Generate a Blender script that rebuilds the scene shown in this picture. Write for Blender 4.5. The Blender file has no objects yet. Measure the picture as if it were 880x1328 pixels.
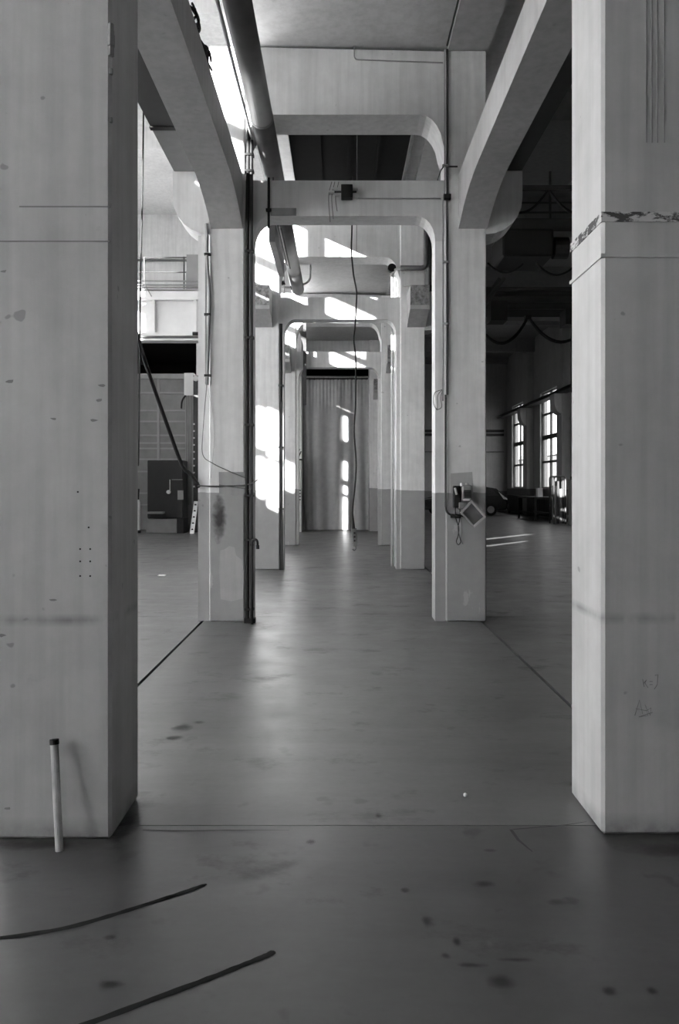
import bpy, bmesh, math, random
from mathutils import Vector
random.seed(7)
S = bpy.context.scene
C = S.collection
# ------------------------------------------------------------------ camera, world, sun, exposure
F = 1013.0                      # focal length in pixels of the 880 x 1328 frame
cam_d = bpy.data.cameras.new('camera')
cam = bpy.data.objects.new('camera', cam_d); C.objects.link(cam)
cam.location = (0, 0, 1.5); cam.rotation_euler = (math.pi/2, 0, 0)
cam_d.sensor_fit = 'VERTICAL'; cam_d.sensor_height = 36.0
cam_d.lens = F/1328*36.0
cam_d.shift_y = -34/1328
cam_d.clip_start = 0.05; cam_d.clip_end = 500
S.camera = cam
W = bpy.data.worlds.new('sky'); S.world = W; W.use_nodes = True
W.node_tree.nodes['Background'].inputs[0].default_value = (1, 1, 1, 1)
W.node_tree.nodes['Background'].inputs[1].default_value = 2.6
sun_d = bpy.data.lights.new('sun', 'SUN'); sun_d.energy = 40.0; sun_d.angle = 0.0065
sun = bpy.data.objects.new('sun', sun_d); C.objects.link(sun)
SD = Vector((0.8, 1.0, -0.36))
sun.rotation_euler = SD.to_track_quat('-Z', 'Y').to_euler()
sun.location = (-30, -30, 25)
S.view_settings.view_transform = 'Standard'; S.view_settings.look = 'None'
S.view_settings.gamma = 1.0; S.view_settings.use_curve_mapping = False
S.view_settings.exposure = 0.82
S.cycles.use_denoising = True
S.cycles.max_bounces = 10; S.cycles.diffuse_bounces = 7; S.cycles.glossy_bounces = 3
S.cycles.transparent_max_bounces = 12
S.cycles.sample_clamp_indirect = 6.0
S.cycles.caustics_reflective = False; S.cycles.caustics_refractive = False

def portal(loc, rot, sx, sy):
    l = bpy.data.lights.new('daylight_portal', 'AREA'); l.shape = 'RECTANGLE'
    l.size = sx; l.size_y = sy; l.cycles.is_portal = True
    o = bpy.data.objects.new('daylight_portal', l); C.objects.link(o)
    o.location = loc; o.rotation_euler = rot
# unseen skylight added over the left hall for soft light; deep curbs stop sun
SKY = [(-9.2, -6.1, 16.5, 22.0)]
ZL = 10.6                       # ceiling of the left hall
for (x0, x1, y0, y1) in SKY:
    portal(((x0+x1)/2, (y0+y1)/2, ZL+2.1), (0, 0, 0), x1-x0, y1-y0)

# ------------------------------------------------------------------ helpers
def X(px, Y): return (px-440.0)*Y/F
def Z(py, Y): return 1.5+(630.0-py)*Y/F
OFF = {}
def thing(name, label, cat, loc=(0, 0, 0), group=None):
    o = bpy.data.objects.new(name, None); C.objects.link(o)
    o.location = loc; o.empty_display_size = 0.2
    o['label'] = label; o['category'] = cat
    if group: o['group'] = group
    OFF[o] = Vector(loc)
    return o
def tag(o, label, cat, group=None):
    o['label'] = label; o['category'] = cat
    if group: o['group'] = group
    return o
def obj(name, bm, mat, parent=None, loc=None, smooth=False, label=None):
    off = OFF[parent] if parent is not None else Vector(loc if loc else (0, 0, 0))
    bmesh.ops.translate(bm, verts=bm.verts, vec=-off)
    bmesh.ops.recalc_face_normals(bm, faces=bm.faces)
    me = bpy.data.meshes.new(name); bm.to_mesh(me); bm.free()
    if smooth:
        for p in me.polygons: p.use_smooth = True
    me.materials.append(mat)
    o = bpy.data.objects.new(name, me); C.objects.link(o)
    if parent is not None:
        o.parent = parent
    else:
        o.location = off
    OFF[o] = off
    if label: o['label'] = label
    return o
def struct(name, bm, mat, parent=None):
    o = obj(name, bm, mat, parent)
    if parent is None: o['kind'] = 'structure'
    return o
def B(): return bmesh.new()
def box(bm, x0, x1, y0, y1, z0, z1, bev=0.0):
    if x0 > x1: x0, x1 = x1, x0
    if y0 > y1: y0, y1 = y1, y0
    if z0 > z1: z0, z1 = z1, z0
    v = [bm.verts.new(p) for p in ((x0,y0,z0),(x1,y0,z0),(x1,y1,z0),(x0,y1,z0),(x0,y0,z1),(x1,y0,z1),(x1,y1,z1),(x0,y1,z1))]
    fs = [bm.faces.new([v[i] for i in f]) for f in ((3,2,1,0),(4,5,6,7),(0,1,5,4),(1,2,6,5),(2,3,7,6),(3,0,4,7))]
    if bev:
        es = list({e for f in fs for e in f.edges})
        bmesh.ops.bevel(bm, geom=es, offset=bev, segments=1, affect='EDGES')
    return bm
def BX(*a, **k): return box(B(), *a, **k)
def prism(bm, poly, axis, a0, a1, bev=0.0):
    """poly: list of 2-D points in the plane across axis: 'y' -> (x,z), 'x' -> (y,z), 'z' -> (x,y)."""
    def P(p, a):
        return (p[0], a, p[1]) if axis == 'y' else (a, p[0], p[1]) if axis == 'x' else (p[0], p[1], a)
    v0 = [bm.verts.new(P(p, a0)) for p in poly]; v1 = [bm.verts.new(P(p, a1)) for p in poly]
    n = len(poly); fs = []
    for i in range(n):
        fs.append(bm.faces.new((v0[i], v0[(i+1) % n], v1[(i+1) % n], v1[i])))
    fs.append(bm.faces.new(v0[::-1])); fs.append(bm.faces.new(v1))
    if bev:
        es = list({e for f in fs for e in f.edges if e.is_valid})
        bmesh.ops.bevel(bm, geom=es, offset=bev, segments=1, affect='EDGES')
    return bm
def tube(bm, pts, r, seg=8):
    pts = [Vector(p) for p in pts]; n = len(pts)
    rr = r if isinstance(r, (list, tuple)) else [r]*n
    rings = []; up = None
    for i, p in enumerate(pts):
        t = (pts[min(i+1, n-1)]-pts[max(i-1, 0)]).normalized()
        if up is None:
            up = Vector((0, 0, 1)) if abs(t.z) < 0.9 else Vector((1, 0, 0))
        a = t.cross(up).normalized(); b = a.cross(t).normalized(); up = b
        rings.append([bm.verts.new(p+(a*math.cos(2*math.pi*k/seg)+b*math.sin(2*math.pi*k/seg))*rr[i]) for k in range(seg)])
    for i in range(n-1):
        for k in range(seg):
            bm.faces.new((rings[i][k], rings[i][(k+1) % seg], rings[i+1][(k+1) % seg], rings[i+1][k]))
    bm.faces.new(rings[0][::-1]); bm.faces.new(rings[-1])
    return bm
def T(pts, r, seg=8): return tube(B(), pts, r, seg)
def fillet(pts, r, n=5):
    pts = [Vector(p) for p in pts]; out = [pts[0]]
    for i in range(1, len(pts)-1):
        a = (pts[i-1]-pts[i]); b = (pts[i+1]-pts[i])
        d = min(r, a.length*0.49, b.length*0.49)
        p0 = pts[i]+a.normalized()*d; p1 = pts[i]+b.normalized()*d
        for k in range(n+1):
            t = k/n
            out.append(p0*(1-t)**2+pts[i]*2*t*(1-t)+p1*t*t)
    out.append(pts[-1]); return out
def spline(pts, n=8):
    pts = [Vector(p) for p in pts]; q = [pts[0]*2-pts[1]]+pts+[pts[-1]*2-pts[-2]]; out = []
    for i in range(1, len(q)-2):
        for k in range(n):
            t = k/n
            out.append(0.5*((2*q[i])+(q[i+1]-q[i-1])*t+(2*q[i-1]-5*q[i]+4*q[i+1]-q[i+2])*t*t+(3*q[i]-q[i-1]-3*q[i+1]+q[i+2])*t**3))
    out.append(pts[-1]); return out
def sag(p, q, d, n=14):
    p, q = Vector(p), Vector(q)
    return [p.lerp(q, k/n)-Vector((0, 0, d*4*(k/n)*(1-k/n))) for k in range(n+1)]
def cyl(bm, c, ax, r, l, seg=14):
    c = Vector(c); ax = Vector(ax).normalized()
    return tube(bm, [c-ax*l/2, c+ax*l/2], r, seg)
def wallgrid(axis, a0, a1, u0, u1, z0, z1, holes):
    """wall across axis ('x' or 'y') from a0 to a1, u range, z range, rectangular holes (u0,u1,z0,z1)"""
    us = sorted({u0, u1, *[min(max(h[i], u0), u1) for h in holes for i in (0, 1)]})
    zs = sorted({z0, z1, *[min(max(h[i], z0), z1) for h in holes for i in (2, 3)]})
    bm = B()
    for i in range(len(us)-1):
        j = 0
        while j < len(zs)-1:
            def hole(jj):
                cu, cz = (us[i]+us[i+1])/2, (zs[jj]+zs[jj+1])/2
                return any(h[0] < cu < h[1] and h[2] < cz < h[3] for h in holes)
            if hole(j): j += 1; continue
            k = j
            while k+1 < len(zs)-1 and not hole(k+1): k += 1
            if axis == 'x': box(bm, a0, a1, us[i], us[i+1], zs[j], zs[k+1])
            else: box(bm, us[i], us[i+1], a0, a1, zs[j], zs[k+1])
            j = k+1
    return bm

# ------------------------------------------------------------------ materials
def newmat(name):
    m = bpy.data.materials.new(name); m.use_nodes = True
    nt = m.node_tree; return m, nt, nt.nodes['Principled BSDF']
def N(nt, t, **k):
    n = nt.nodes.new(t)
    for a, b in k.items():
        if hasattr(n, a): setattr(n, a, b)
    return n
def mathn(nt, op, a, b=None, clamp=False):
    n = nt.nodes.new('ShaderNodeMath'); n.operation = op; n.use_clamp = clamp
    for i, v in enumerate((a, b)):
        if v is None: continue
        if isinstance(v, (int, float)): n.inputs[i].default_value = v
        else: nt.links.new(v, n.inputs[i])
    return n.outputs[0]
def noise(nt, vec, scale, detail=4, rough=0.55):
    n = nt.nodes.new('ShaderNodeTexNoise'); n.inputs['Scale'].default_value = scale
    n.inputs['Detail'].default_value = detail; n.inputs['Roughness'].default_value = rough
    nt.links.new(vec, n.inputs['Vector']); return n.outputs[0]
def ramp(nt, v, a, b, lo=0.0, hi=1.0):
    n = nt.nodes.new('ShaderNodeMapRange'); n.clamp = True
    nt.links.new(v, n.inputs[0])
    for i, q in enumerate((a, b, lo, hi)): n.inputs[i+1].default_value = q
    return n.outputs[0]
def mixv(nt, f, a, b):
    n = nt.nodes.new('ShaderNodeMix'); n.data_type = 'FLOAT'
    for i, v in ((0, f), (2, a), (3, b)):
        if isinstance(v, (int, float)): n.inputs[i].default_value = v
        else: nt.links.new(v, n.inputs[i])
    return n.outputs[0]
def grey(nt, v, sock):
    c = nt.nodes.new('ShaderNodeCombineColor')
    for i in range(3): nt.links.new(v, c.inputs[i])
    nt.links.new(c.outputs[0], sock)
def stretch(nt, pos, s):
    m = nt.nodes.new('ShaderNodeMapping'); m.inputs['Scale'].default_value = s
    nt.links.new(pos, m.inputs['Vector']); return m.outputs[0]
def plain(name, v, rough=0.6, metal=0.0, var=0.12, scale=9.0, bump=0.0, spec=0.5):
    m, nt, bs = newmat(name); bs.inputs['Specular IOR Level'].default_value = spec
    pos = nt.nodes.new('ShaderNodeNewGeometry').outputs['Position']
    n = noise(nt, pos, scale, 3)
    grey(nt, ramp(nt, n, 0.25, 0.75, v*(1-var), v*(1+var)), bs.inputs['Base Color'])
    bs.inputs['Roughness'].default_value = rough; bs.inputs['Metallic'].default_value = metal
    if bump:
        b = nt.nodes.new('ShaderNodeBump'); b.inputs['Strength'].default_value = bump; b.inputs['Distance'].default_value = 0.01
        nt.links.new(noise(nt, pos, scale*5, 4), b.inputs['Height']); nt.links.new(b.outputs[0], bs.inputs['Normal'])
    return m
def paint(name, v, dado=None, zd=1.42, smudge=None, chips=0.5, rough=0.55):
    """whitewashed concrete: mottling, drips, chips, optional darker oil-paint dado up to zd and a smudged band"""
    m, nt, bs = newmat(name)
    pos = nt.nodes.new('ShaderNodeNewGeometry').outputs['Position']
    sep = nt.nodes.new('ShaderNodeSeparateXYZ'); nt.links.new(pos, sep.inputs[0]); z = sep.outputs[2]
    big = noise(nt, pos, 1.3, 4); mid = noise(nt, pos, 7.0, 5, 0.6)
    drip = noise(nt, stretch(nt, pos, (14, 14, 0.7)), 1.0, 3)
    val = mathn(nt, 'MULTIPLY', ramp(nt, big, 0.3, 0.7, v*0.91, v*1.06), ramp(nt, mid, 0.25, 0.75, 0.92, 1.06))
    val = mathn(nt, 'MULTIPLY', val, ramp(nt, drip, 0.35, 0.6, 0.90, 1.02))
    if dado is not None:
        edge = mathn(nt, 'ADD', zd, ramp(nt, noise(nt, pos, 3.0, 2), 0.3, 0.7, -0.01, 0.01))
        low = mathn(nt, 'LESS_THAN', z, edge)
        flake = ramp(nt, noise(nt, stretch(nt, pos, (2.6, 2.6, 1.1)), 1.0, 5, 0.6), 0.67, 0.69)
        dv = mathn(nt, 'MULTIPLY', ramp(nt, mid, 0.25, 0.75, dado*0.93, dado*1.06), 1.0)
        dv = mixv(nt, flake, dv, dado*1.32)
        val = mixv(nt, low, val, dv)
    spot = ramp(nt, noise(nt, pos, 11.0, 2, 0.4), 0.745, 0.77, 0.0, chips)
    spot2 = ramp(nt, noise(nt, stretch(nt, pos, (3, 3, 4)), 1.7, 6, 0.7), 0.66, 0.74, 0.0, chips*0.35)
    val = mixv(nt, spot, val, v*0.25); val = mixv(nt, spot2, val, v*0.5)
    if smudge is not None:
        zz, wd, st = smudge
        band = mathn(nt, 'SUBTRACT', 1.0, ramp(nt, mathn(nt, 'ABSOLUTE', mathn(nt, 'SUBTRACT', z, zz)), 0.0, wd))
        msk = ramp(nt, noise(nt, stretch(nt, pos, (5, 5, 2)), 1.0, 4), 0.42, 0.62)
        val = mixv(nt, mathn(nt, 'MULTIPLY', mathn(nt, 'MULTIPLY', band, msk), st), val, v*0.3)
        foot = mathn(nt, 'MULTIPLY', ramp(nt, z, 0.0, 0.10, 0.75, 0.0), ramp(nt, mid, 0.35, 0.6))
        val = mixv(nt, foot, val, v*0.2)
    grey(nt, val, bs.inputs['Base Color'])
    bs.inputs['Roughness'].default_value = rough
    b = nt.nodes.new('ShaderNodeBump'); b.inputs['Strength'].default_value = 0.25; b.inputs['Distance'].default_value = 0.006
    nt.links.new(mathn(nt, 'ADD', mid, mathn(nt, 'MULTIPLY', noise(nt, pos, 40, 3), 0.4)), b.inputs['Height'])
    nt.links.new(b.outputs[0], bs.inputs['Normal'])
    return m
def floor_mat(name, k, stain):
    m, nt, bs = newmat(name)
    pos = nt.nodes.new('ShaderNodeNewGeometry').outputs['Position']
    big = noise(nt, pos, 0.45, 5, 0.6); mid = noise(nt, pos, 2.6, 6, 0.65); fine = noise(nt, pos, 22, 4, 0.6)
    v = mathn(nt, 'MULTIPLY', ramp(nt, big, 0.3, 0.7, 0.185*k, 0.255*k), ramp(nt, mid, 0.3, 0.7, 0.86, 1.1))
    v = mathn(nt, 'MULTIPLY', v, ramp(nt, fine, 0.3, 0.7, 0.94, 1.05))
    streak = noise(nt, stretch(nt, pos, (0.7, 5.5, 1)), 1.0, 5, 0.6)
    v = mathn(nt, 'MULTIPLY', v, ramp(nt, streak, 0.35, 0.65, 0.90, 1.05))
    st = ramp(nt, noise(nt, pos, 4.2, 3, 0.5), 0.645, 0.70)
    v = mixv(nt, mathn(nt, 'MULTIPLY', st, 0.5*stain), v, 0.035)
    st2 = ramp(nt, noise(nt, stretch(nt, pos, (1.5, 2.2, 1)), 1.0, 7, 0.72), 0.57, 0.66)
    v = mixv(nt, mathn(nt, 'MULTIPLY', st2, 0.35*stain), v, 0.035)
    grey(nt, v, bs.inputs['Base Color'])
    r = mathn(nt, 'ADD', ramp(nt, mid, 0.3, 0.7, 0.30, 0.44), ramp(nt, st2, 0, 1, 0, 0.12))
    nt.links.new(r, bs.inputs['Roughness'])
    bs.inputs['Specular IOR Level'].default_value = 0.55
    b = nt.nodes.new('ShaderNodeBump'); b.inputs['Strength'].default_value = 0.10; b.inputs['Distance'].default_value = 0.02
    nt.links.new(mathn(nt, 'ADD', noise(nt, stretch(nt, pos, (1, 1.6, 1)), 3.0, 3), mathn(nt, 'MULTIPLY', fine, 0.12)), b.inputs['Height'])
    nt.links.new(b.outputs[0], bs.inputs['Normal'])
    return m
def glass_mat():
    m, nt, bs = newmat('window_glass'); nt.nodes.remove(bs)
    out = nt.nodes['Material Output']
    tr = nt.nodes.new('ShaderNodeBsdfTransparent'); tr.inputs[0].default_value = (0.93, 0.93, 0.93, 1)
    gl = nt.nodes.new('ShaderNodeBsdfGlossy'); gl.inputs['Roughness'].default_value = 0.05
    mx = nt.nodes.new('ShaderNodeMixShader'); mx.inputs[0].default_value = 0.06
    nt.links.new(tr.outputs[0], mx.inputs[1]); nt.links.new(gl.outputs[0], mx.inputs[2]); nt.links.new(mx.outputs[0], out.inputs[0])
    return m
def frost_mat():
    m, nt, bs = newmat('frosted_glass'); nt.nodes.remove(bs)
    out = nt.nodes['Material Output']
    tr = nt.nodes.new('ShaderNodeBsdfTranslucent'); tr.inputs[0].default_value = (0.85, 0.85, 0.85, 1)
    gl = nt.nodes.new('ShaderNodeBsdfDiffuse'); gl.inputs[0].default_value = (0.6, 0.6, 0.6, 1)
    mx = nt.nodes.new('ShaderNodeMixShader'); mx.inputs[0].default_value = 0.2
    nt.links.new(tr.outputs[0], mx.inputs[1]); nt.links.new(gl.outputs[0], mx.inputs[2]); nt.links.new(mx.outputs[0], out.inputs[0])
    return m
def soft_stain(name, v, ax, strength):
    m, nt, bs = newmat(name)
    gen = nt.nodes.new('ShaderNodeTexCoord').outputs['Generated']
    pos = nt.nodes.new('ShaderNodeNewGeometry').outputs['Position']
    sep = nt.nodes.new('ShaderNodeSeparateXYZ'); nt.links.new(gen, sep.inputs[0])
    a = mathn(nt, 'SUBTRACT', sep.outputs[0], 0.5); b = mathn(nt, 'SUBTRACT', sep.outputs[ax], 0.5)
    d = mathn(nt, 'SQRT', mathn(nt, 'ADD', mathn(nt, 'MULTIPLY', a, a), mathn(nt, 'MULTIPLY', b, b)))
    d = mathn(nt, 'ADD', d, ramp(nt, noise(nt, pos, 16, 4), 0.25, 0.75, -0.12, 0.12))
    nt.links.new(ramp(nt, d, 0.12, 0.42, strength, 0.0), bs.inputs['Alpha'])
    bs.inputs['Base Color'].default_value = (v, v, v, 1); bs.inputs['Roughness'].default_value = 0.5
    return m
def chipped_mat():
    m, nt, bs = newmat('chipped_band')
    pos = nt.nodes.new('ShaderNodeNewGeometry').outputs['Position']
    n = noise(nt, stretch(nt, pos, (9, 9, 22)), 1.0, 6, 0.7)
    grey(nt, ramp(nt, n, 0.46, 0.52, 0.05, 0.50), bs.inputs['Base Color'])
    bs.inputs['Roughness'].default_value = 0.85
    return m
def rough_end_mat():
    m, nt, bs = newmat('cut_concrete')
    pos = nt.nodes.new('ShaderNodeNewGeometry').outputs['Position']
    n = noise(nt, pos, 14, 6, 0.7)
    grey(nt, ramp(nt, n, 0.35, 0.62, 0.10, 0.42), bs.inputs['Base Color'])
    bs.inputs['Roughness'].default_value = 0.9
    return m
M = dict(
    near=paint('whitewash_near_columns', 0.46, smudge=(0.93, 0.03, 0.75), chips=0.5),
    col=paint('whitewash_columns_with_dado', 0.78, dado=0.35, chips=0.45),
    white=paint('whitewash', 0.66, chips=0.25),
    beam=paint('whitewash_beams', 0.45, chips=0.2),
    ceil=paint('ceiling_paint', 0.50, chips=0.1),
    wallL=paint('left_hall_paint', 0.72, chips=0.15),
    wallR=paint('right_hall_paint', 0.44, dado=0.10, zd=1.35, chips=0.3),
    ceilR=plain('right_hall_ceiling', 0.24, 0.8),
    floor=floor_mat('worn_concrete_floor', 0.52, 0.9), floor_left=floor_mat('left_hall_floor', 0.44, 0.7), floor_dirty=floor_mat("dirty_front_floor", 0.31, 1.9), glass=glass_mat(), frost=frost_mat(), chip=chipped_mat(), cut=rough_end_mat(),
    seam=plain('dark_seam', 0.22, 0.9), joint=plain('joint_filler', 0.05, 0.9),
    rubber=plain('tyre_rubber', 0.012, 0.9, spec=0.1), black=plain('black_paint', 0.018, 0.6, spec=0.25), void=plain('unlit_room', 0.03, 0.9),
    steel=plain('dark_steel', 0.045, 0.55, 0.0, spec=0.3), girder=plain('grey_girder_steel', 0.045, 0.5, 0.0),
    zinc=plain('galvanised_steel', 0.42, 0.38, 0.85, 0.2, 5), duct=plain('dull_duct_steel', 0.17, 0.5, 0.35, 0.15, 4),
    pipe=plain('grey_pipe_paint', 0.28, 0.4), wpipe=plain('white_pipe_paint', 0.70, 0.35),
    cable=plain('black_cable', 0.015, 0.6, spec=0.25), wire=plain('grey_wire', 0.12, 0.5),
    cream=plain('pale_crane_paint', 0.66, 0.45, 0, 0.06, 3), crane=plain('dark_crane_paint', 0.045, 0.5),
    gate=plain('grey_gate_paint', 0.17, 0.5, 0, 0.12, 4), gate2=plain('grey_gate_ribs', 0.25, 0.5, 0, 0.1, 4),
    cloth=plain('grey_curtain_cloth', 0.38, 0.9, 0, 0.1, 6, 0.1),
    frame=plain('dark_window_frame', 0.07, 0.5), plate=plain('grey_plate', 0.20, 0.5), pale=plain('pale_plastic', 0.55, 0.4),
    car=plain('black_car_paint', 0.02, 0.18), carglass=plain('car_glass', 0.03, 0.06), lamp=plain('car_lamp', 0.6, 0.15),
    outside=plain('neighbour_facade', 0.05, 0.8), ground=plain('yard_ground', 0.25, 0.9), paper=plain('white_paper', 0.85, 0.8),
    stain=soft_stain('floor_stain', 0.02, 1, 0.5), soot=soft_stain('soot_stain', 0.07, 2, 0.75), pencil=plain('pencil_line', 0.20, 0.9), hatch=plain('black_hatch_board', 0.012, 0.9, spec=0.05),
)

# ------------------------------------------------------------------ layout numbers
YC = [3.325, 8.63, 14.0, 19.7, 26.2]            # front planes of the column lines, the last is the end wall
ZC = 6.37                                       # ceiling of the middle aisle
ZR = 8.8                                        # ceiling of the right hall
XL, XR = -9.6, 9.6                              # outer walls
YB, YE, YER = -9.0, 26.2, 44.8                  # back wall, end wall, far wall of the right hall

# ------------------------------------------------------------------ floor
fl = BX(XL-0.3, XR+0.3, YB-0.3, YER+0.3, -0.30, -0.025)
floor = struct('floor', fl, M['joint'])
JL, JR = -1.515, 1.575
xs = [(XL-0.3, JL-0.014), (JL+0.014, JR-0.014), (JR+0.014, XR+0.3)]
for (x0, x1) in xs:
    ys = [YB-0.3, 3.45, 8.95, 14.3, 20.0, YER+0.3]
    for i in range(5):
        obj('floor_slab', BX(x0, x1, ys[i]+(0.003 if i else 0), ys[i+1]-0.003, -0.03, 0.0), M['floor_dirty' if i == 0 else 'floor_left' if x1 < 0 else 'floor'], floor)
def floor_strip(path, w, name, mat):
    bm = B(); prev = None; n = len(path)
    for i, (x, y) in enumerate(path):
        a = Vector(path[max(i-1, 0)]); b = Vector(path[min(i+1, n-1)]); t = (b-a).normalized(); nn = Vector((-t.y, t.x))
        ww = w*(0.35 if i == n-1 else 0.8+0.3*random.random())/2
        q = [bm.verts.new((x+nn.x*s*ww, y+nn.y*s*ww, 0.0015)) for s in (1, -1)]
        if prev: bm.faces.new((prev[0], prev[1], q[1], q[0]))
        prev = q
    o = obj(name, bm, mat, floor); return o
def blob(px, py, rx, ry):
    n = 16; cx, cy = fp(px, py); ex = rx*cy/F; ey = cy-fp(px, py+ry)[1]; bm = B()
    bm.faces.new([bm.verts.new((cx+1.5*ex*math.cos(6.283*k/n), cy+1.5*ey*math.sin(6.283*k/n), 0.001)) for k in range(n)])
    obj('stain', bm, M['stain'], floor)
def fp(px, py): Y = F*1.5/(py-630.0); return (X(px, Y), Y)
for pts in ([(-150, 1224), (-70, 1223), (0, 1217), (80, 1205), (140, 1189), (200, 1170), (240, 1157), (268, 1147)],
            [(60, 1345), (120, 1326), (200, 1296), (270, 1270), (320, 1250), (345, 1240), (356, 1234)]):
    sp = spline([(*fp(*p), 0) for p in pts], 5)
    floor_strip([(p.x, p.y) for p in sp], 0.026, 'tyre_mark', M['rubber'])
floor_strip([fp(*p) for p in ((185, 1077), (240, 1078), (300, 1077), (375, 1077))], 0.006, 'crack', M['joint'])
floor_strip([fp(*p) for p in ((665, 1076), (690, 1074), (735, 1070), (760, 1066))], 0.008, 'crack', M['joint'])
floor_strip([fp(*p) for p in ((662, 1076), (672, 1090), (690, 1105))], 0.014, 'crack', M['joint'])

for q in ((627, 1147, 13, 4), (553, 1195, 7, 7), (650, 1273, 16, 9), (722, 1170, 12, 4), (740, 1168, 10, 5), (790, 1286, 9, 7), (592, 1222, 5, 6), (236, 944, 12, 5), (227, 957, 9, 3), (258, 937, 7, 2),
          (141, 1216, 8, 3), (145, 1277, 14, 5), (578, 1240, 6, 4), (845, 1285, 7, 5), (490, 1058, 4, 3), (403, 1092, 6, 3), (744, 1018, 5, 3), (163, 1072, 14, 24), (860, 1102, 50, 9), (40, 1096, 60, 6), (635, 1103, 9, 2), (525, 1155, 5, 3), (668, 1245, 20, 3), (612, 1252, 18, 3)): blob(*q)
# ------------------------------------------------------------------ outer shell
# left wall: a clerestory row, and unseen slots added below it to aim the sun
holes = []; wins = []
def lw(y0, y1, z0, z1, cols=1, rows=1):
    holes.append((y0-0.1, y1, z0, z1+0.036)); y0 -= 0.1; z1 += 0.036; wins.append((y0, y1, z0, z1, cols, rows))
for yc in YC[1:]:
    if yc > 9:
        lw(yc-12.75, yc-11.7, 8.45, 9.12); lw(yc-12.75, yc-11.7, 9.30, 10.25)
    a = 10.85 if yc < 9 else 11.2
    if yc < 25: lw(yc-a, yc-10.05, 8.45, 9.12); lw(yc-a, yc-10.05, 9.30, 10.25)
# added slots, shaped so sun patches land on columns, curtain and right hall floor
lw(3.33, 3.60, 4.85, 6.65, 1, 2); lw(3.70, 3.82, 4.95, 5.7); lw(3.70, 3.82, 5.85, 6.6)
lw(9.15, 9.45, 5.10, 5.85)
for (z0, z1) in ((4.30, 5.52), (5.62, 5.90), (6.10, 6.72), (7.40, 8.22)): lw(13.73, 13.93, z0, z1)
lw(4.62, 4.98, 6.1, 7.0); lw(2.72, 2.98, 5.95, 6.6)
lw(17.0, 20.0, 6.6, 8.2, 2, 1); lw(17.0, 20.0, 8.45, 10.25, 2, 1); lw(21.6, 24.6, 6.6, 8.2, 2, 1)
# unseen frosted windows added below the clerestory to spread soft light
ADDED_FROST = [(-4.6, -1.2, 1.2, 7.6), (-0.4, 2.3, 1.2, 7.6), (2.5, 5.2, 1.2, 4.55), (5.4, 8.8, 1.2, 7.6), (9.7, 13.5, 1.2, 7.6), (16.4, 20.4, 3.4, 6.4)]
struct('wall_left', wallgrid('x', XL-0.08, XL, YB, YE+0.3, 0, ZL, holes+ADDED_FROST), M['wallL'])
for i, (y0, y1, z0, z1, cols, rows) in enumerate(wins):
    f = B(); t = 0.025
    for (a, b, c, d) in ((y0, y1, z0, z0+t), (y0, y1, z1-t, z1), (y0, y0+t, z0, z1), (y1-t, y1, z0, z1)):
        box(f, XL-0.06, XL-0.02, a, b, c, d)
    for k in range(1, cols):
        y = y0+(y1-y0)*k/cols; box(f, XL-0.06, XL-0.02, y-0.03, y+0.03, z0, z1)
    for k in range(1, rows):
        zz = z0+(z1-z0)*k/rows; box(f, XL-0.06, XL-0.02, y0, y1, zz-0.04, zz+0.04)
    w = struct('window_%d' % (i+10), f, M['frame'])
    for k in range(cols):
        for r in range(rows):
            obj('pane', BX(XL-0.042, XL-0.036, y0+(y1-y0)*k/cols, y0+(y1-y0)*(k+1)/cols, z0+(z1-z0)*r/rows, z0+(z1-z0)*(r+1)/rows), M['glass'], w)
for i, (y0, y1, z0, z1) in enumerate(ADDED_FROST):
    f = B(); nr_, nc_ = 6, 3
    for k in range(nc_+1):
        y = y0+(y1-y0)*k/nc_; box(f, XL-0.07, XL-0.01, y-0.03, y+0.03, z0, z1)
    for r in range(nr_+1):
        zz = z0+(z1-z0)*r/nr_; box(f, XL-0.07, XL-0.01, y0, y1, zz-0.03, zz+0.03)
    w = struct('window_%d' % (i+60), f, M['frame'])
    for k in range(nc_):
        for r in range(nr_):
            obj('pane', BX(XL-0.043, XL-0.037, y0+(y1-y0)*k/nc_+.03, y0+(y1-y0)*(k+1)/nc_-.03, z0+(z1-z0)*r/nr_+.03, z0+(z1-z0)*(r+1)/nr_-.03), M['frost'], w)
# right wall with the tall windows
RW = [(40.6, 43.5), (34.5, 37.4), (28.4, 31.3), (22.3, 25.2)]
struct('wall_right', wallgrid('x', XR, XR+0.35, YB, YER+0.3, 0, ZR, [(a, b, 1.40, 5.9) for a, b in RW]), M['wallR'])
for i, (y0, y1) in enumerate(RW):
    f = B(); x0, x1 = XR+0.10, XR+0.18
    zr = [1.40, 2.62, 3.78, 4.86, 5.9]
    for j, zz in enumerate(zr):
        t = 0.10 if j == 2 else 0.05; box(f, x0, x1, y0, y1, max(zz-t, 1.40), min(zz+t, 5.9))
    for yy, t in ((y0+0.05, .05), ((y0+y1)/2, 0.07), (y1-0.05, .05)): box(f, x0, x1, yy-t, yy+t, 1.40, 5.9)
    w = struct('window_%d' % (i+1), f, M['frame'])
    for k in range(2):
        for r in range(4):
            ym = (y0+y1)/2; ya, yb = ((y0+0.1, ym-0.07), (ym+0.07, y1-0.1))[k]
            obj('pane', BX(XR+0.135, XR+0.143, ya, yb, zr[r]+(0.1 if r == 2 else .05), zr[r+1]-(0.1 if r == 1 else .05)), M['glass'], w)
    obj('window_sill', BX(XR-0.12, XR+0.12, y0-0.1, y1+0.1, 1.33, 1.40), M['wallR'], w)
    portal((XR+0.4, (y0+y1)/2, 3.65), (0, math.pi/2, 0), 4.5, y1-y0)
struct('wall_back', BX(XL-0.3, XR+0.35, YB-0.3, YB, 0, ZL), M['wallL'])
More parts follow.
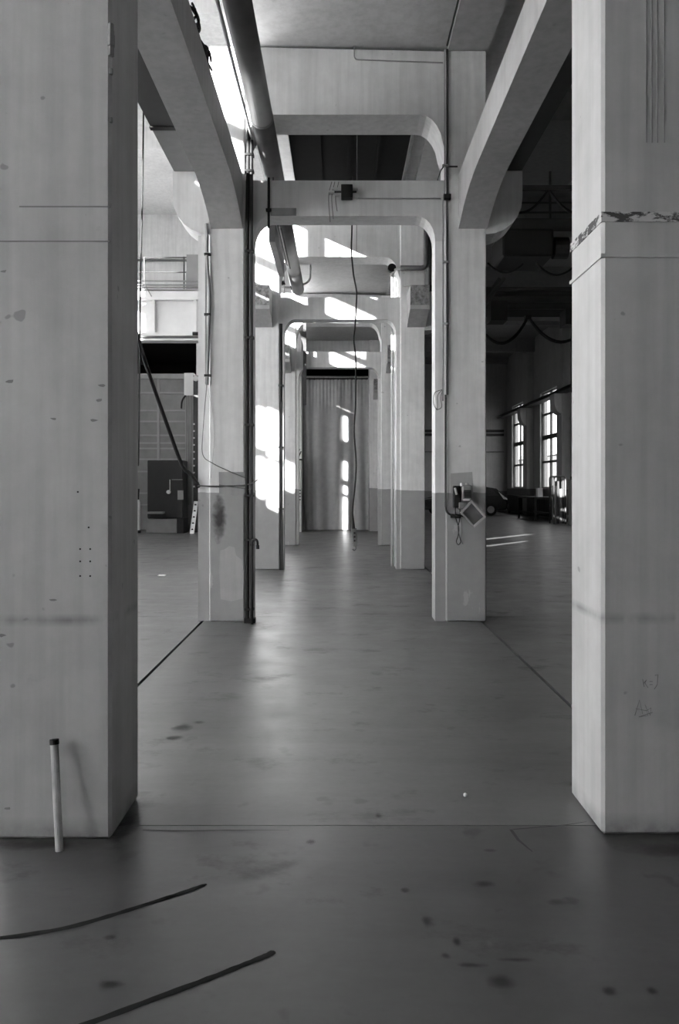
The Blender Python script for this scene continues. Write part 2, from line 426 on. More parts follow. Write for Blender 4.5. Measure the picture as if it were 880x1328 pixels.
# end wall of left hall and middle aisle, with the gate opening and the curtain doorway
struct('wall_end', wallgrid('y', YE, YE+0.35, XL-0.3, 1.66, 0, ZL, [(-9.1, -4.80, -1, 6.41), (-1.24, 0.98, -1, 5.58)]), M['wallL'])
struct('wall_far', BX(1.3, XR+0.35, YER, YER+0.3, 0, ZR), paint('far_wall_paint', 0.42, dado=0.2, zd=1.2))
struct('wall_partition', BX(1.31, 1.66, YE+0.35, YER, 0, ZR), M['wallR'])
# dark rooms behind the two openings
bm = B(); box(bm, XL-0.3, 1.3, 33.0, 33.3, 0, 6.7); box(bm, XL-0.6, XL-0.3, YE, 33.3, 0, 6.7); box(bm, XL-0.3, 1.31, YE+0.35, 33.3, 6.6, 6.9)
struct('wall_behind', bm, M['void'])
# ceilings
cb = B(); us = [XL-0.3]+[SKY[0][0], SKY[0][1]]+[-1.2]
def grid_ceiling():
    bm = B(); y = YB-0.3
    for (x0, x1, y0, y1) in SKY:
        box(bm, XL-0.3, -1.05, y, y0, ZL, ZL+0.2)
        box(bm, XL-0.3, x0, y0, y1, ZL, ZL+0.2); box(bm, x1, -1.05, y0, y1, ZL, ZL+0.2); y = y1
    box(bm, XL-0.3, -1.05, y, YE+0.35, ZL, ZL+0.2)
    return bm
struct('ceiling_left', grid_ceiling(), M['wallL'])
for i, (x0, x1, y0, y1) in enumerate(SKY):
    bm = B()
    for (a, b, c, d) in ((x0-.1, x0, y0-.1, y1+.1), (x1, x1+.1, y0-.1, y1+.1), (x0, x1, y0-.1, y0), (x0, x1, y1, y1+.1)):
        box(bm, a, b, c, d, ZL+0.2, ZL+2.2)
    struct('trim_%d' % (i+1), bm, M['wallL'])
struct('ceiling', BX(-1.2, 2.0, YB-0.3, YE+0.35, ZC, ZC+0.2), M['ceil'])
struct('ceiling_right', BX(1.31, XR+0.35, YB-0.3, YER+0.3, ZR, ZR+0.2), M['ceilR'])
struct('wall_above_left_row', BX(-1.2, -1.05, YB, YE, ZC+0.2, ZL), M['wallL'])
struct('wall_above_right_row', BX(1.80, 2.0, YB, YE+0.35, ZC+0.2, ZR), M['wallR'])
# beams under the ceilings
for i, y in enumerate((-3, 3.3, 8.7, 14.1, 19.8)):
    struct('trim_%d' % (i+20), BX(XL, -1.2, y, y+0.35, ZL-0.55, ZL), M['wallL'])
for i, y in enumerate((3.3, 8.7, 14.1, 19.8, 26, 32, 38.4)):
    struct('trim_%d' % (i+30), BX(1.66, XR, y, y+0.4, ZR-0.7, ZR), M['ceilR'])
struct('trim_40', BX(1.20, 1.66, YB, YE, ZC-0.05, ZC), plain('ceiling_edge_paint', 0.45, 0.7))
# yard outside the right wall
struct('ground', BX(-60, 140, -60, 160, -0.6, -0.32), M['ground'])
nb = thing('neighbour_building', 'grey flat-roofed building seen outside through the nearer tall window', 'building', (22, 70, -0.32))
obj('wall', BX(18, 26, 58, 79.5, -0.32, 4.1), M['outside'], nb)
obj('roof', BX(17.8, 26.2, 57.8, 79.7, 4.1, 4.35), M['plate'], nb)

# ------------------------------------------------------------------ near columns
def near_col(x0, x1, y0, y1, label):
    t = thing('concrete_column', label, 'column', ((x0+x1)/2, (y0+y1)/2, 0))
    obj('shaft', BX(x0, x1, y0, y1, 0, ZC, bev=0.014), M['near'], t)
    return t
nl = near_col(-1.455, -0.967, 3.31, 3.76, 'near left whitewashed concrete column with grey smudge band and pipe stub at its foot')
for py in (268, 313):
    zz = Z(py, 3.31); obj('form_seam', BX(X(25 if py == 268 else 0, 3.31), -0.969, 3.3085, 3.312, zz-0.003, zz+0.003), M['seam'], nl)
for px, py in ((104, 712), (117, 712), (104, 728), (117, 728), (104, 747), (117, 747), (115, 684), (101, 638)):
    bm = B(); cyl(bm, (X(px, 3.31), 3.31, Z(py, 3.31)), (0, 1, 0), 0.004, 0.004, 8); obj('anchor_hole', bm, M['black'], nl)
for px, py, r in ((68, 778, .013), (3, 824, .012), (10, 1048, .012), (13, 495, .016), (70, 543, .012), (121, 545, .013), (5, 352, .011), (131, 500, .012), (128, 519, .012)):
    bm = B(); n = 7
    vs = [bm.verts.new((X(px, 3.31)+r*random.uniform(.6, 1.3)*math.cos(k*6.283/n)*1.3, 3.3085, Z(py, 3.31)+r*0.6*random.uniform(.5, 1.2)*math.sin(k*6.283/n))) for k in range(n)]
    bm.faces.new(vs); obj('chip', bm, M['seam'], nl)
for k, (py, r) in enumerate(((36, .012), (45, .014), (52, .016), (66, .013), (92, .008), (155, .007))):
    bm = B(); cyl(bm, (-0.969, 3.315, Z(py, 3.31)), (0, 0, 1), r, r*3, 6); obj('edge_chip', bm, M['seam'], nl)
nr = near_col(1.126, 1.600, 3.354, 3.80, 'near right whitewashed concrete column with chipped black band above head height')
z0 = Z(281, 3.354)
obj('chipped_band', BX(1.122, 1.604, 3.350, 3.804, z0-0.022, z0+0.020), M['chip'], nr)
zz = Z(331, 3.354)
obj('casing_ledge', BX(1.120, 1.606, 3.348, 3.806, zz-0.010, zz+0.006), M['near'], nr)
for px in (838, 845, 852, 861):
    obj('form_seam', BX(X(px, 3.354)-.0025, X(px, 3.354)+.0025, 3.352, 3.356, Z(185, 3.354), ZC-0.1), M['seam'], nr)
def scrib(pts):
    obj('pencil_scribble', T([(X(a, 3.352), 3.3535, Z(b, 3.352)) for a, b in pts], 0.0013, 5), M['pencil'], nr)
scrib([(833, 881), (835, 891), (834, 887), (838, 882), (836, 886), (840, 892)])
scrib([(842, 884), (846, 884)]); scrib([(842, 888), (846, 888)])
scrib([(849, 876), (853, 875), (852, 888), (848, 894)])
scrib([(823, 928), (829, 908), (833, 926), (824, 919), (838, 922), (844, 918), (843, 928), (836, 914), (840, 928), (828, 930), (846, 924)])
# pipe stub leaning at the foot of the near left column
ps = thing('pipe_stub', 'short white steel pipe with dark cap leaning at the foot of near left column', 'pipe', (X(76, 3.25), 3.22, 0))
p0, p1 = Vector((X(76, 3.2), 3.21, 0.0)), Vector((X(70.5, 3.26), 3.26, Z(964, 3.26)))
obj('tube', T([p0, p1], 0.0165, 12), plain('stub_paint', 0.42, 0.5, 0, 0.2, 14), ps, smooth=False)
d = (p1-p0).normalized()
obj('cap', T([p1-d*0.004, p1+d*0.016], 0.0195, 12), M['black'], ps)

# ------------------------------------------------------------------ columns, corbels, stubs
def arc(cx, cz, rx, rz, a0, a1, n=8):
    return [(cx+rx*math.cos(math.radians(a0+(a1-a0)*k/n)), cz+rz*math.sin(math.radians(a0+(a1-a0)*k/n))) for k in range(n+1)]
ZBB, ZBT, ZH = 4.58, 4.94, 4.34                 # long beams: bottom, top, haunch bottom at the column
def haunch(y0, yc, ylen=1.25):
    ys = yc-ylen; pts = [(y0, ZBT), (y0, ZBB if y0 <= ys else None)]
    def zb(y): 
        t = min(max((y-ys)/ylen, 0), 1); return ZBB-(ZBB-ZH)*(t**2.2)
    pts = [(y0, ZBT)]
    yy = [y0]+[y for y in [ys+ylen*k/10 for k in range(11)] if y > y0+1e-4]
    pts += [(y, zb(y)) for y in yy]
    pts += [(yc, ZBT)]
    return pts
def column(i, side, x0, x1, label, strip=None, corbel=True, stub=True):
    """x0 inner face, x1 outer face; side -1 left, +1 right"""
    y = YC[i]; t = thing('concrete_column', label, 'column', ((x0+x1)/2, y+0.225, 0))
    a, b = min(x0, x1), max(x0, x1)
    obj('shaft', BX(a, b, y, y+0.45, 0, ZC-0.06 if side > 0 else ZC-0.01, bev=0.012), M['col'], t)
    if strip: obj('edge_strip', BX(min(x1, strip), max(x1, strip), y+0.05, y+0.40, 0, 4.28), M['col'], t)
    if corbel:
        xo = x1+side*0.40
        s = side
        poly = [(x1, 4.98), (xo, 4.98), (xo, 4.68)]+[(xo-s*0.40*(1-math.cos(math.radians(q))), 4.68-0.40*math.sin(math.radians(q))) for q in (15, 30, 45, 60, 75, 90)]
        poly = [(max(min(p[0], xo if s > 0 else x1), x1 if s > 0 else xo), p[1]) for p in poly]
        # keep the outline closed on the column face
        obj('corbel', prism(B(), poly, 'y', y+0.0, y+0.42), M['white'], t)
    if stub:
        bx0 = x0+side*0.12; bx1 = bx0+side*0.33
        st = obj('beam_stub', prism(B(), haunch(y-0.62, y), 'x', min(bx0, bx1), max(bx0, bx1)), M['beam'], t, label='stub of a cut-off concrete beam')
        yy = y-0.62
        bm = BX(min(bx0, bx1)+.004, max(bx0, bx1)-.004, yy-0.012, yy+0.004, ZBB+0.02, ZBT-0.005)
        obj('broken_face', bm, M['cut'], st, label='rough broken end face of the stub')
    return t
c2l = column(1, -1, -1.05, -1.44, 'second column on the left, whitewashed, with paired dark pipes down its edge', strip=-1.57, stub=False)
c2r = column(1, 1, 1.175, 1.62, 'second column on the right, whitewashed, carrying the switch box and tilted tray', stub=False)
c3l = column(2, -1, -1.08, -1.53, 'third column on the left with sun patches above its grey dado')
c3r = column(2, 1, 1.09, 1.53, 'third column on the right, with square cut beam stub above white shaft')
c4l = column(3, -1, -1.10, -1.50, 'fourth column on the left beside the grey curtain')
c4r = column(3, 1, 1.05, 1.50, 'fourth column on the right, mostly behind the third one')
c5l = column(4, -1, -1.24, -1.55, 'pilaster at the left jamb of the curtained doorway', corbel=False, stub=False)
c5r = column(4, 1, 0.985, 1.36, 'pilaster at the right jamb of the curtained doorway', corbel=False)
for o, dy in ((c5l, -0.44), (c5r, -0.44)): o.location.y += dy
# second left column: darker repaint and pale patch, as on the real surface
def patch(parent, name, pts, y, mat):
    bm = B(); bm.faces.new([bm.verts.new((X(a, y), y, Z(b, y))) for a, b in pts]); obj(name, bm, mat, parent)
patch(c2l, 'smoke_stain', [(272, 632), (296, 632), (296, 712), (272, 712)], 8.6262, M['soot'])
dark_p = paint('repaint_patch', 0.36, chips=0.3); pale_p = paint('scraped_patch', 0.47, chips=0.3)
patch(c2l, 'paint_patch', [(283.5, 612), (317, 612), (317, 640), (306, 643), (284, 640)], 8.628, dark_p)
patch(c2l, 'scraped_patch', [(285, 714), (292, 712), (297, 708), (304, 710), (306, 720), (313, 726), (316, 740), (315, 776), (300, 780), (286, 777), (284, 740)], 8.6285, pale_p)
patch(c2r, 'paint_patch', [(584, 614), (612, 612), (613, 640), (584, 640)], 8.628, paint('wiring_patch', 0.46, chips=0.6))

# ------------------------------------------------------------------ long beams between first and second columns
def long_beam(x0, x1, label):
    t = thing('long_beam', label, 'beam', ((x0+x1)/2, 5.9, ZH))
    obj('beam', prism(B(), haunch(3.55, YC[1]), 'x', x0, x1), M['beam'], t)
    return t
long_beam(-1.417, -1.07, 'left long concrete beam with haunch, running from near column to second column')
long_beam(1.315, 1.63, 'right long concrete beam with haunch, running from near column to second column')
# crane runway girders on the corbels
def girder(x0, x1, y0, y1, label, z=4.98):
    t = thing('crane_runway', label, 'girder', ((x0+x1)/2, (y0+y1)/2, z))
    m = M['girder']
    bm = B(); box(bm, x0, x1, y0, y1, z, z+0.025); obj('bottom_flange', bm, m, t)
    obj('web', BX((x0+x1)/2-0.012, (x0+x1)/2+0.012, y0, y1, z+0.025, z+0.15), m, t)
    obj('top_flange', BX(x0+.06, x1-.06, y0, y1, z+0.15, z+0.17), m, t)
    obj('rail', BX((x0+x1)/2-0.03, (x0+x1)/2+0.03, y0, y1, z+0.17, z+0.22), M['steel'], t)
    return t
gl = girder(-1.83, -1.45, -2.0, 26.1, 'dark steel crane runway lying on the left corbels')
obj('end_plate', BX(-1.84, -1.44, 7.55, 7.62, 4.965, 4.98), M['black'], gl)
obj('bearing_plate', BX(-1.82, -1.46, 7.62, 8.62, 4.968, 4.98), M['plate'], gl)
girder(1.64, 2.01, -2.0, 26.1, 'dark steel crane runway lying on the right corbels')
girder(9.05, 9.45, 8.0, 44.7, 'dark crane runway along the window wall of right hall', 5.35)

# ------------------------------------------------------------------ portal frames across the aisle
def portal_frame(i, xl, xr, ol, orr, label):
    y = YC[i]; t = thing('portal_frame', label, 'frame', ((xl+xr)/2, y+0.2, 0))
    zb, zt = 4.49, 4.885
    rx, rz = 0.20, 0.28
    poly = [(xl, zt), (xl, zb-rz), (ol, zb-rz)]+[(ol+rx*(1-math.cos(a)), zb-rz+rz*math.sin(a)) for a in [math.radians(q) for q in (15, 30, 45, 60, 75, 90)]]
    poly += [(orr-rx*(1-math.cos(a)), zb-rz+rz*math.sin(a)) for a in [math.radians(q) for q in (90, 75, 60, 45, 30, 15)]]+[(orr, zb-rz), (xr, zb-rz), (xr, zt)]
    obj('cross_beam', prism(B(), poly, 'y', y+0.03, y+0.33), M['white'], t)
    for (a, b) in ((xl, ol), (orr, xr)):
        obj('leg', BX(a, b, y+0.03, y+0.33, 0, zb-rz), M['col'], t)
    zh = 5.615; rx, rz = 0.26, 0.42; a0, a1 = xl, xr-0.02
    poly = [(xl, ZC-.005), (xl, zh-rz)]+[(a0+rx*(1-math.cos(a)), zh-rz+rz*math.sin(a)) for a in [math.radians(q) for q in (12, 30, 45, 60, 75, 90)]]
    poly += [(a1-rx*(1-math.cos(a)), zh-rz+rz*math.sin(a)) for a in [math.radians(q) for q in (90, 75, 60, 45, 30, 12)]]+[(xr, zh-rz), (xr, ZC-.055)]
    obj('header_wall', prism(B(), poly, 'y', y+0.03, y+0.53), M['white'], t)
    return t
portal_frame(1, -1.05, 1.175, -0.965, 1.06, 'nearest portal frame, its cross beam carrying the small junction box')
portal_frame(2, -1.08, 1.09, -1.00, 1.02, 'second portal frame, with slanting sun patches between the square stubs')
portal_frame(3, -1.10, 1.05, -1.03, 0.98, 'farthest portal frame in front of the grey curtain')

# black hatch board in the ceiling between second and third columns
h = thing('ceiling_hatch', 'black boarded ceiling hatch with pale frame between the first two portals', 'hatch', (0.1, 11.7, ZC))
obj('board', BX(-0.70, 0.98, 9.6, 13.5, ZC-0.05, ZC), M['hatch'], h)
for k in range(1, 4):
    x = -0.70+1.68*k/4; obj('batten', BX(x-0.02, x+0.02, 9.6, 13.5, ZC-0.07, ZC-0.05), M['hatch'], h)
obj('frame_side', BX(-0.85, -0.70, 9.6, 13.5, ZC-0.09, ZC), M['wpipe'], h)
obj('frame_side', BX(0.98, 1.03, 9.6, 13.5, ZC-0.09, ZC), M['plate'], h)

# ------------------------------------------------------------------ curtain in the end doorway
ct = thing('curtain', 'heavy grey pleated curtain hanging across the end doorway', 'curtain', (-0.13, 26.0, 0))
bm = B(); nx, nz = 150, 26; rows = []
for j in range(nz+1):
    v = j/nz; zz = 0.03+v*5.02; r = []
    for i in range(nx+1):
        u = i/nx; x = -1.235+2.215*u
        amp = 0.020+0.034*(1-v)**0.6
        ph = 5.6*2*math.pi*u+1.3*math.sin(5*u+1.2*v)+1.0*math.sin(9*u)
        yy = 26.06+amp*math.sin(ph)+0.03*math.sin(3.1*2*math.pi*u+2*v)*(1-v)+0.012*math.sin(19*2*math.pi*u)*max(0, v-0.75)*4
        r.append(bm.verts.new((x+0.02*math.cos(ph)*(1-v), yy, zz)))
    rows.append(r)
for j in range(nz):
    for i in range(nx): bm.faces.new((rows[j][i], rows[j][i+1], rows[j+1][i+1], rows[j+1][i]))
co = obj('cloth', bm, M['cloth'], ct, smooth=True)
obj('rail', T([(-1.24, 26.0, 5.12), (0.98, 26.0, 5.12)], 0.035, 10), M['zinc'], ct)
for k in range(14):
    x = -1.15+2.05*k/13; obj('ring', T([(x, 26.02, 5.02), (x, 25.98, 5.10), (x, 26.0, 5.17)], 0.01, 6), M['steel'], ct)
# narrow cabinet beside the curtain
cb = thing('wall_cabinet', 'narrow pale cabinet with dark bands left of the curtain', 'cabinet', (X(386, 25.4), 25.5, 0))
obj('body', BX(X(381.5, 25.3), X(390.5, 25.3), 25.3, 25.68, 0, Z(596, 25.3)), M['pale'], cb)
for py in (636, 640, 644, 648): obj('band', BX(X(382, 25.3), X(390, 25.3), 25.29, 25.31, Z(py, 25.3)-.02, Z(py, 25.3)+.02), M['steel'], cb)
obj('top_edge', BX(X(381, 25.3), X(391, 25.3), 25.29, 25.69, Z(597, 25.3), Z(595, 25.3)), M['black'], cb)
for k in (0, 1): obj('wire_rack', T([(X(382+3*k, 25.3), 25.4, Z(596, 25.3)), (X(388+2*k, 25.3), 25.45, Z(582+3*k, 25.3))], 0.02, 6), M['steel'], cb)

# ------------------------------------------------------------------ pendant control on its long cable
pd = thing('pendant_control', 'pale crane pendant hanging on a long wavy black cable in the aisle', 'control', (X(459, 12.2), 12.2, Z(714, 12.2)))
Yp = 12.2
path = spline([(X(a, Yp), Yp, Z(b, Yp)) for a, b in ((457, 175), (456.5, 260), (456, 300), (455.5, 325), (458, 355), (462, 378), (461.5, 400), (460, 425), (458.5, 440), (461, 465), (461, 500), (460.5, 530), (459, 560), (461.5, 600), (460, 630), (456.5, 665), (458, 686))], 6)
path = [Vector((path[0].x, Yp, ZC))]+path
obj('cable', T(path, 0.0125, 8), M['cable'], pd, smooth=True)
obj('strain_relief', T([(X(456.5, Yp), Yp, Z(664, Yp)), (X(458, Yp), Yp, Z(686, Yp))], [0.012, 0.028], 10), M['cable'], pd)
bm = prism(B(), [(X(455, Yp), Z(686, Yp)), (X(462, Yp), Z(685, Yp)), (X(463.5, Yp), Z(708, Yp)), (X(458, Yp), Z(709, Yp))], 'y', Yp-0.04, Yp+0.04, bev=0.006)
obj('housing', bm, M['gate'], pd)
for py in (691, 696, 701):
    bm = B(); cyl(bm, (X(459.5, Yp), Yp-0.045, Z(py, Yp)), (0, 1, 0), 0.016, 0.02, 10); obj('button', bm, M['black'], pd)
obj('hook', T(spline([(X(461, Yp), Yp, Z(708, Yp)), (X(461, Yp), Yp, Z(712, Yp)), (X(459, Yp), Yp, Z(714, Yp)), (X(457, Yp), Yp, Z(712, Yp))], 4), 0.008, 6), M['steel'], pd)
tag(obj('hanging_wire', T([(X(463, 9.6), 9.6, ZC), (X(462.5, 9.6), 9.6, Z(240, 9.6)), (X(462, 9.6), 9.6, Z(330, 9.6))], 0.004, 5), M['wire'], loc=(X(463, 9.6), 9.6, Z(330, 9.6))),
    'thin grey wire hanging beside the wavy pendant cable', 'wire')

# ------------------------------------------------------------------ round duct, cable tray and bent pipe in the aisle
du = thing('round_duct', 'long dull steel round duct hung under the aisle ceiling on the left', 'duct', (-0.81, 8, 5.35))
dx = -0.815; zd = 5.37
ys = [0.5, 3.2, 6.0, 8.2, 11.2, 14.0, 15.4]
for a, b in zip(ys[:-1], ys[1:]):
    obj('segment', T([(dx, a, zd), (dx, b-0.004, zd)], 0.118, 28), M['duct'], du, smooth=True)
for y in ys[1:-1]:
    obj('seam_ring', T([(dx, y-0.02, zd), (dx, y+0.02, zd)], 0.121, 28), M['duct'], du)
for y in (2.4, 6.2, 9.7, 13.0):
    obj('hanger', T([(dx, y, zd+0.1), (dx, y, ZC)], 0.006, 6), M['steel'], du)
obj('halo_pipe', T([(dx-0.15, 0.5, zd-0.04), (dx-0.15, 8.6, zd-0.04)], 0.016, 8), M['zinc'], du)  # added bright pipe, stands in for the halo line along the duct
tr = thing('cable_tray', 'short slotted cable tray hanging under the nearest cross beam', 'tray', (-0.82, 10.2, 4.3))
obj('channel', BX(X(349, 9.4), X(357, 9.4), 9.35, 10.9, 4.42, 4.66), M['plate'], tr)
for k in range(4):
    x = X(359+2.0*k, 9.4); obj('conduit', T([(x, 9.3, 4.62-0.02*k), (x, 11.0, 4.62-0.02*k)], 0.009, 6), (M['zinc'], M['steel'])[k % 2], tr)
obj('drop_rod', T([(X(352, 9.3), 9.50, 4.60), (X(352, 9.3), 9.50, 5.25)], 0.008, 6), M['steel'], tr)
obj('drop_rod', T([(X(352, 9.3), 10.7, 4.60), (X(352, 9.3), 10.7, 5.25)], 0.008, 6), M['steel'], tr)
bpipe = thing('bent_pipe', 'bent J-shaped pipe with black clamps at the end of the round duct', 'pipe', (X(385, 15.6), 15.6, Z(375, 15.6)))
Yb = 15.6
obj('tube', T(fillet([(X(383.5, Yb), Yb, Z(338, Yb)), (X(402, Yb), Yb, Z(338, Yb)), (X(402, Yb), Yb, Z(366, Yb)), (X(379, Yb), Yb, Z(373, Yb)), (X(366, Yb), Yb, Z(372, Yb))], 0.13), 0.022, 8), M['pipe'], bpipe, smooth=True)
for px, py in ((367, 367), (388, 366), (379, 373)):
    bm = B(); cyl(bm, (X(px, Yb), Yb, Z(py, Yb)), (1, 0, 0.3), 0.045, 0.07, 10); obj('clamp', bm, M['black'], bpipe)
obj('riser', T([(X(368, Yb), Yb, Z(340, Yb)), (X(368, Yb), Yb, Z(383, Yb))], 0.014, 8), M['zinc'], bpipe)
obj('riser', T([(X(383.5, Yb), Yb, Z(338, Yb)), (X(383.5, Yb), Yb, Z(372, Yb))], 0.012, 8), M['zinc'], bpipe)
obj('hanger', T([(X(368, Yb), Yb, Z(340, Yb)), (X(368, Yb), Yb, ZC)], 0.006, 6), M['steel'], bpipe)

# ------------------------------------------------------------------ things on the nearest cross beam
Yw = 8.66
jb = thing('junction_box', 'small dark junction box with fittings and dangling wires on nearest cross beam', 'box', (X(450, Yw), Yw-0.05, Z(262, Yw)))
obj('housing', BX(X(442, Yw), X(457, Yw), Yw-0.10, Yw, Z(260, Yw), Z(243, Yw), bev=0.006), M['black'], jb)
for px, py in ((430, 252), (435, 248), (438, 255), (460, 247), (460, 257)):
    bm = B(); cyl(bm, (X(px, Yw), Yw-0.05, Z(py, Yw)), (1, 0, 0), 0.022, 0.06, 10); obj('fitting', bm, M['pale'], jb)
obj('feed_pipe', T([(X(428, Yw), Yw-0.05, Z(251, Yw)), (X(462, Yw), Yw-0.05, Z(251, Yw))], 0.012, 8), M['steel'], jb)
for px, e in ((427, 290), (431, 286), (436, 276)):
    obj('dangling_wire', T(spline([(X(px+3, Yw), Yw-0.05, Z(238, Yw)), (X(px-1, Yw), Yw-0.06, Z(258, Yw)), (X(px+1, Yw), Yw-0.05, Z(e, Yw))], 5), 0.004, 5), M['wire'], jb)
tag(obj('conduit', T([(X(462, Yw), Yw-0.012, Z(258, Yw)), (X(571, Yw), Yw-0.012, Z(258, Yw))], 0.008, 6), M['pipe'], loc=(0.6, Yw, Z(258, Yw))),
    'thin horizontal conduit right of the junction box on cross beam', 'conduit')
tag(obj('steel_plate', BX(X(351, Yw), X(384, Yw), Yw-0.02, Yw, Z(280, Yw), Z(270.5, Yw)), M['plate'], loc=(X(367, Yw), Yw, Z(280, Yw))),
    'dark flat steel plate at the left end of nearest cross beam', 'plate')
bp = thing('dark_riser', 'thin dark vertical pipe crossing the left end of nearest cross beam', 'pipe', (X(348, Yw), Yw-0.04, Z(300, Yw)))
obj('tube', T([(X(348.5, Yw), Yw-0.03, Z(232, Yw)), (X(348.5, Yw), Yw-0.03, Z(297, Yw))], 0.014, 8), M['black'], bp)
obj('clip', BX(X(345, Yw), X(352, Yw), Yw-0.05, Yw, Z(275, Yw), Z(272, Yw)), M['black'], bp)

# header wall fittings
Yh = 8.66
tag(obj('conduit', T(fillet([(X(459, Yh), Yh-0.012, Z(58, Yh)), (X(459, Yh), Yh-0.012, Z(78, Yh)), (X(574, Yh), Yh-0.012, Z(82, Yh))], 0.05), 0.007, 6), M['pipe'], loc=(0.5, Yh, Z(82, Yh))),
    'thin conduit high on the nearest header wall', 'conduit')

# ------------------------------------------------------------------ pipes and wiring on the second left column
y = 8.57
pp = thing('dark_pipe_pair', 'pair of tall dark pipes down the inner edge of second left column', 'pipe', (X(323, y), y, 0))
obj('tube', T([(X(320.3, y), y, 0), (X(320.3, y), y, Z(300, y)), (X(322.5, y), y, Z(165, y))], 0.023, 10), M['black'], pp)
obj('tube', T([(X(325.6, y), y, 0), (X(325.6, y), y, Z(300, y)), (X(326.0, y), y, Z(182, y))], 0.020, 10), M['steel'], pp)
for py in (201, 222, 326, 438, 551, 643, 700, 790):
    obj('pipe_clip', BX(X(317.5, y), X(329, y), y-0.03, y+0.055, Z(py, y)-.012, Z(py, y)+.012), M['steel'] if py in (326, 438, 551, 700) else M['black'], pp)
obj('base_shoe', BX(X(317, y), X(331, y), y-0.045, y+0.05, 0, 0.05), M['black'], pp)
cn = thing('hooked_pipe', 'short black pipe with a cane-shaped hook standing beside the paired pipes', 'pipe', (X(328, 8.45), 8.46, 0))
yy = 8.47
pts = [(X(326.8, yy), yy, 0), (X(326.8, yy), yy, Z(705, yy))]+[(X(330.3-3.5*math.cos(a), yy), yy, Z(704-4.5*math.sin(a), yy)) for a in [math.pi*k/8 for k in range(9)]]+[(X(333.8, yy), yy, Z(708, yy))]
obj('tube', T(pts, 0.013, 8), M['black'], cn, smooth=True)
obj('spout', T([(X(333.8, yy), yy, Z(707, yy)), (X(333.9, yy), yy, Z(712, yy))], 0.019, 8), M['black'], cn)
obj('bracket', BX(X(324, yy), X(328, yy), yy-0.01, yy+0.05, Z(707, yy)-.008, Z(707, yy)+.008), M['black'], cn)
cd = thing('edge_conduit', 'grey conduit with clips along the outer edge of second left column', 'conduit', (X(269, 8.6), 8.6, Z(500, 8.6)))
y = 8.605
obj('tube', T(spline([(X(268, y), y, Z(290, y)), (X(268.5, y), y, Z(340, y)), (X(271.5, y), y, Z(385, y)), (X(270, y), y, Z(440, y)), (X(268.3, y), y, Z(499, y))], 5), 0.018, 8), M['pipe'], cd, smooth=True)
obj('tube', T([(X(266.8, y), y, Z(290, y)), (X(266.8, y), y, Z(498, y))], 0.009, 8), M['plate'], cd)
for py in (330, 408, 487): obj('clip', BX(X(265, y), X(273, y), y-0.025, y+0.02, Z(py, y)-.012, Z(py, y)+.012), M['steel'], cd)
y = 8.618
obj('loose_wire', T(spline([(X(268, y), y, Z(498, y)), (X(263, y), y, Z(560, y)), (X(263, y), y, Z(590, y)), (X(276, y), y, Z(601, y)), (X(292, y), y, Z(609, y)), (X(318, y), y, Z(620, y))], 6), 0.0045, 5), M['wire'], cd)
obj('loose_wire', T(spline([(X(268, y), y, Z(498, y)), (X(276, y), y, Z(540, y)), (X(277, y), y, Z(580, y)), (X(273, y), y, Z(620, y))], 6), 0.003, 5), M['pale'], cd)
tw = thing('tie_wire', 'twisted wires tied round the second left column at chest height', 'wire', (X(290, 8.6), 8.6, Z(632, 8.6)))
y = 8.61
obj('strand', T(spline([(X(256, y), y, Z(630, y)), (X(275, y), y, Z(630.5, y)), (X(300, y), y, Z(630, y)), (X(322, y-.1), y-.06, Z(628, y)), (X(334, y-.1), y-.06, Z(622, y))], 5), 0.008, 6), M['wire'], tw)
obj('strand', T(spline([(X(284, y), y, Z(629, y)), (X(305, y), y, Z(632, y)), (X(324, y-.1), y-.06, Z(635, y))], 5), 0.006, 6), M['wire'], tw)
obj('strand', T(spline([(X(256, y), y, Z(630, y)), (X(280, y), y, Z(631.5, y)), (X(300, y), y, Z(630, y)), (X(322, y-.1), y-.06, Z(630, y))], 5), 0.005, 6), M['black'], tw)
# thick slack cable from the runway to this column, and the thin hanging rope
sc = thing('slack_cable', 'thick black cable slanting down to the second left column', 'cable', (X(258, 8.7), 8.7, Z(627, 8.7)))
obj('cable', T(spline([(-1.66, 6.0, 4.955), (X(160, 7.4), 7.4, Z(370, 7.4)), (X(177, 8.0), 8.0, Z(432, 8.0)), (X(194, 8.3), 8.3, Z(487, 8.3)), (X(218, 8.5), 8.5, Z(555, 8.5)), (X(236, 8.6), 8.6, Z(603, 8.6)), (X(248, 8.62), 8.62, Z(616, 8.62)), (X(256, 8.62), 8.62, Z(630, 8.62))], 8), 0.021, 8), M['cable'], sc, smooth=True)
obj('tie_end', T([(X(254, 8.62), 8.62, Z(626, 8.62)), (X(257, 8.64), 8.64, Z(632, 8.64))], 0.03, 8), M['black'], sc)
tag(obj('hanging_rope', T(spline([(X(187, 14.9), 14.9, ZL), (X(186, 14.5), 14.5, Z(140, 14.5)), (X(184.5, 14.5), 14.5, Z(250, 14.5)), (X(182.5, 14.5), 14.5, Z(340, 14.5)), (X(181, 14.5), 14.5, Z(440, 14.5)), (X(179.5, 14.5), 14.5, Z(590, 14.5)), (X(178, 14.5), 14.5, Z(600, 14.5))], 5), 0.016, 7), M['cable'], loc=(X(182, 14.5), 14.5, 2)),
    'long thin black rope hanging straight down in the left hall', 'rope')
# rag of old cable on top of the left long beam
rag = thing('cable_tangle', 'dark tangle of old cable lying on top of the left long beam', 'cable', (-1.12, 6.0, ZBT))
for k in range(7):
    p = [(-1.09+random.uniform(-.05, .03), 5.75+0.15*j+random.uniform(-.05, .05), ZBT+0.02+random.uniform(0, 0.10)) for j in range(6)]
    obj('loop', T(spline(p, 4), 0.010, 5), M['cable'], rag)

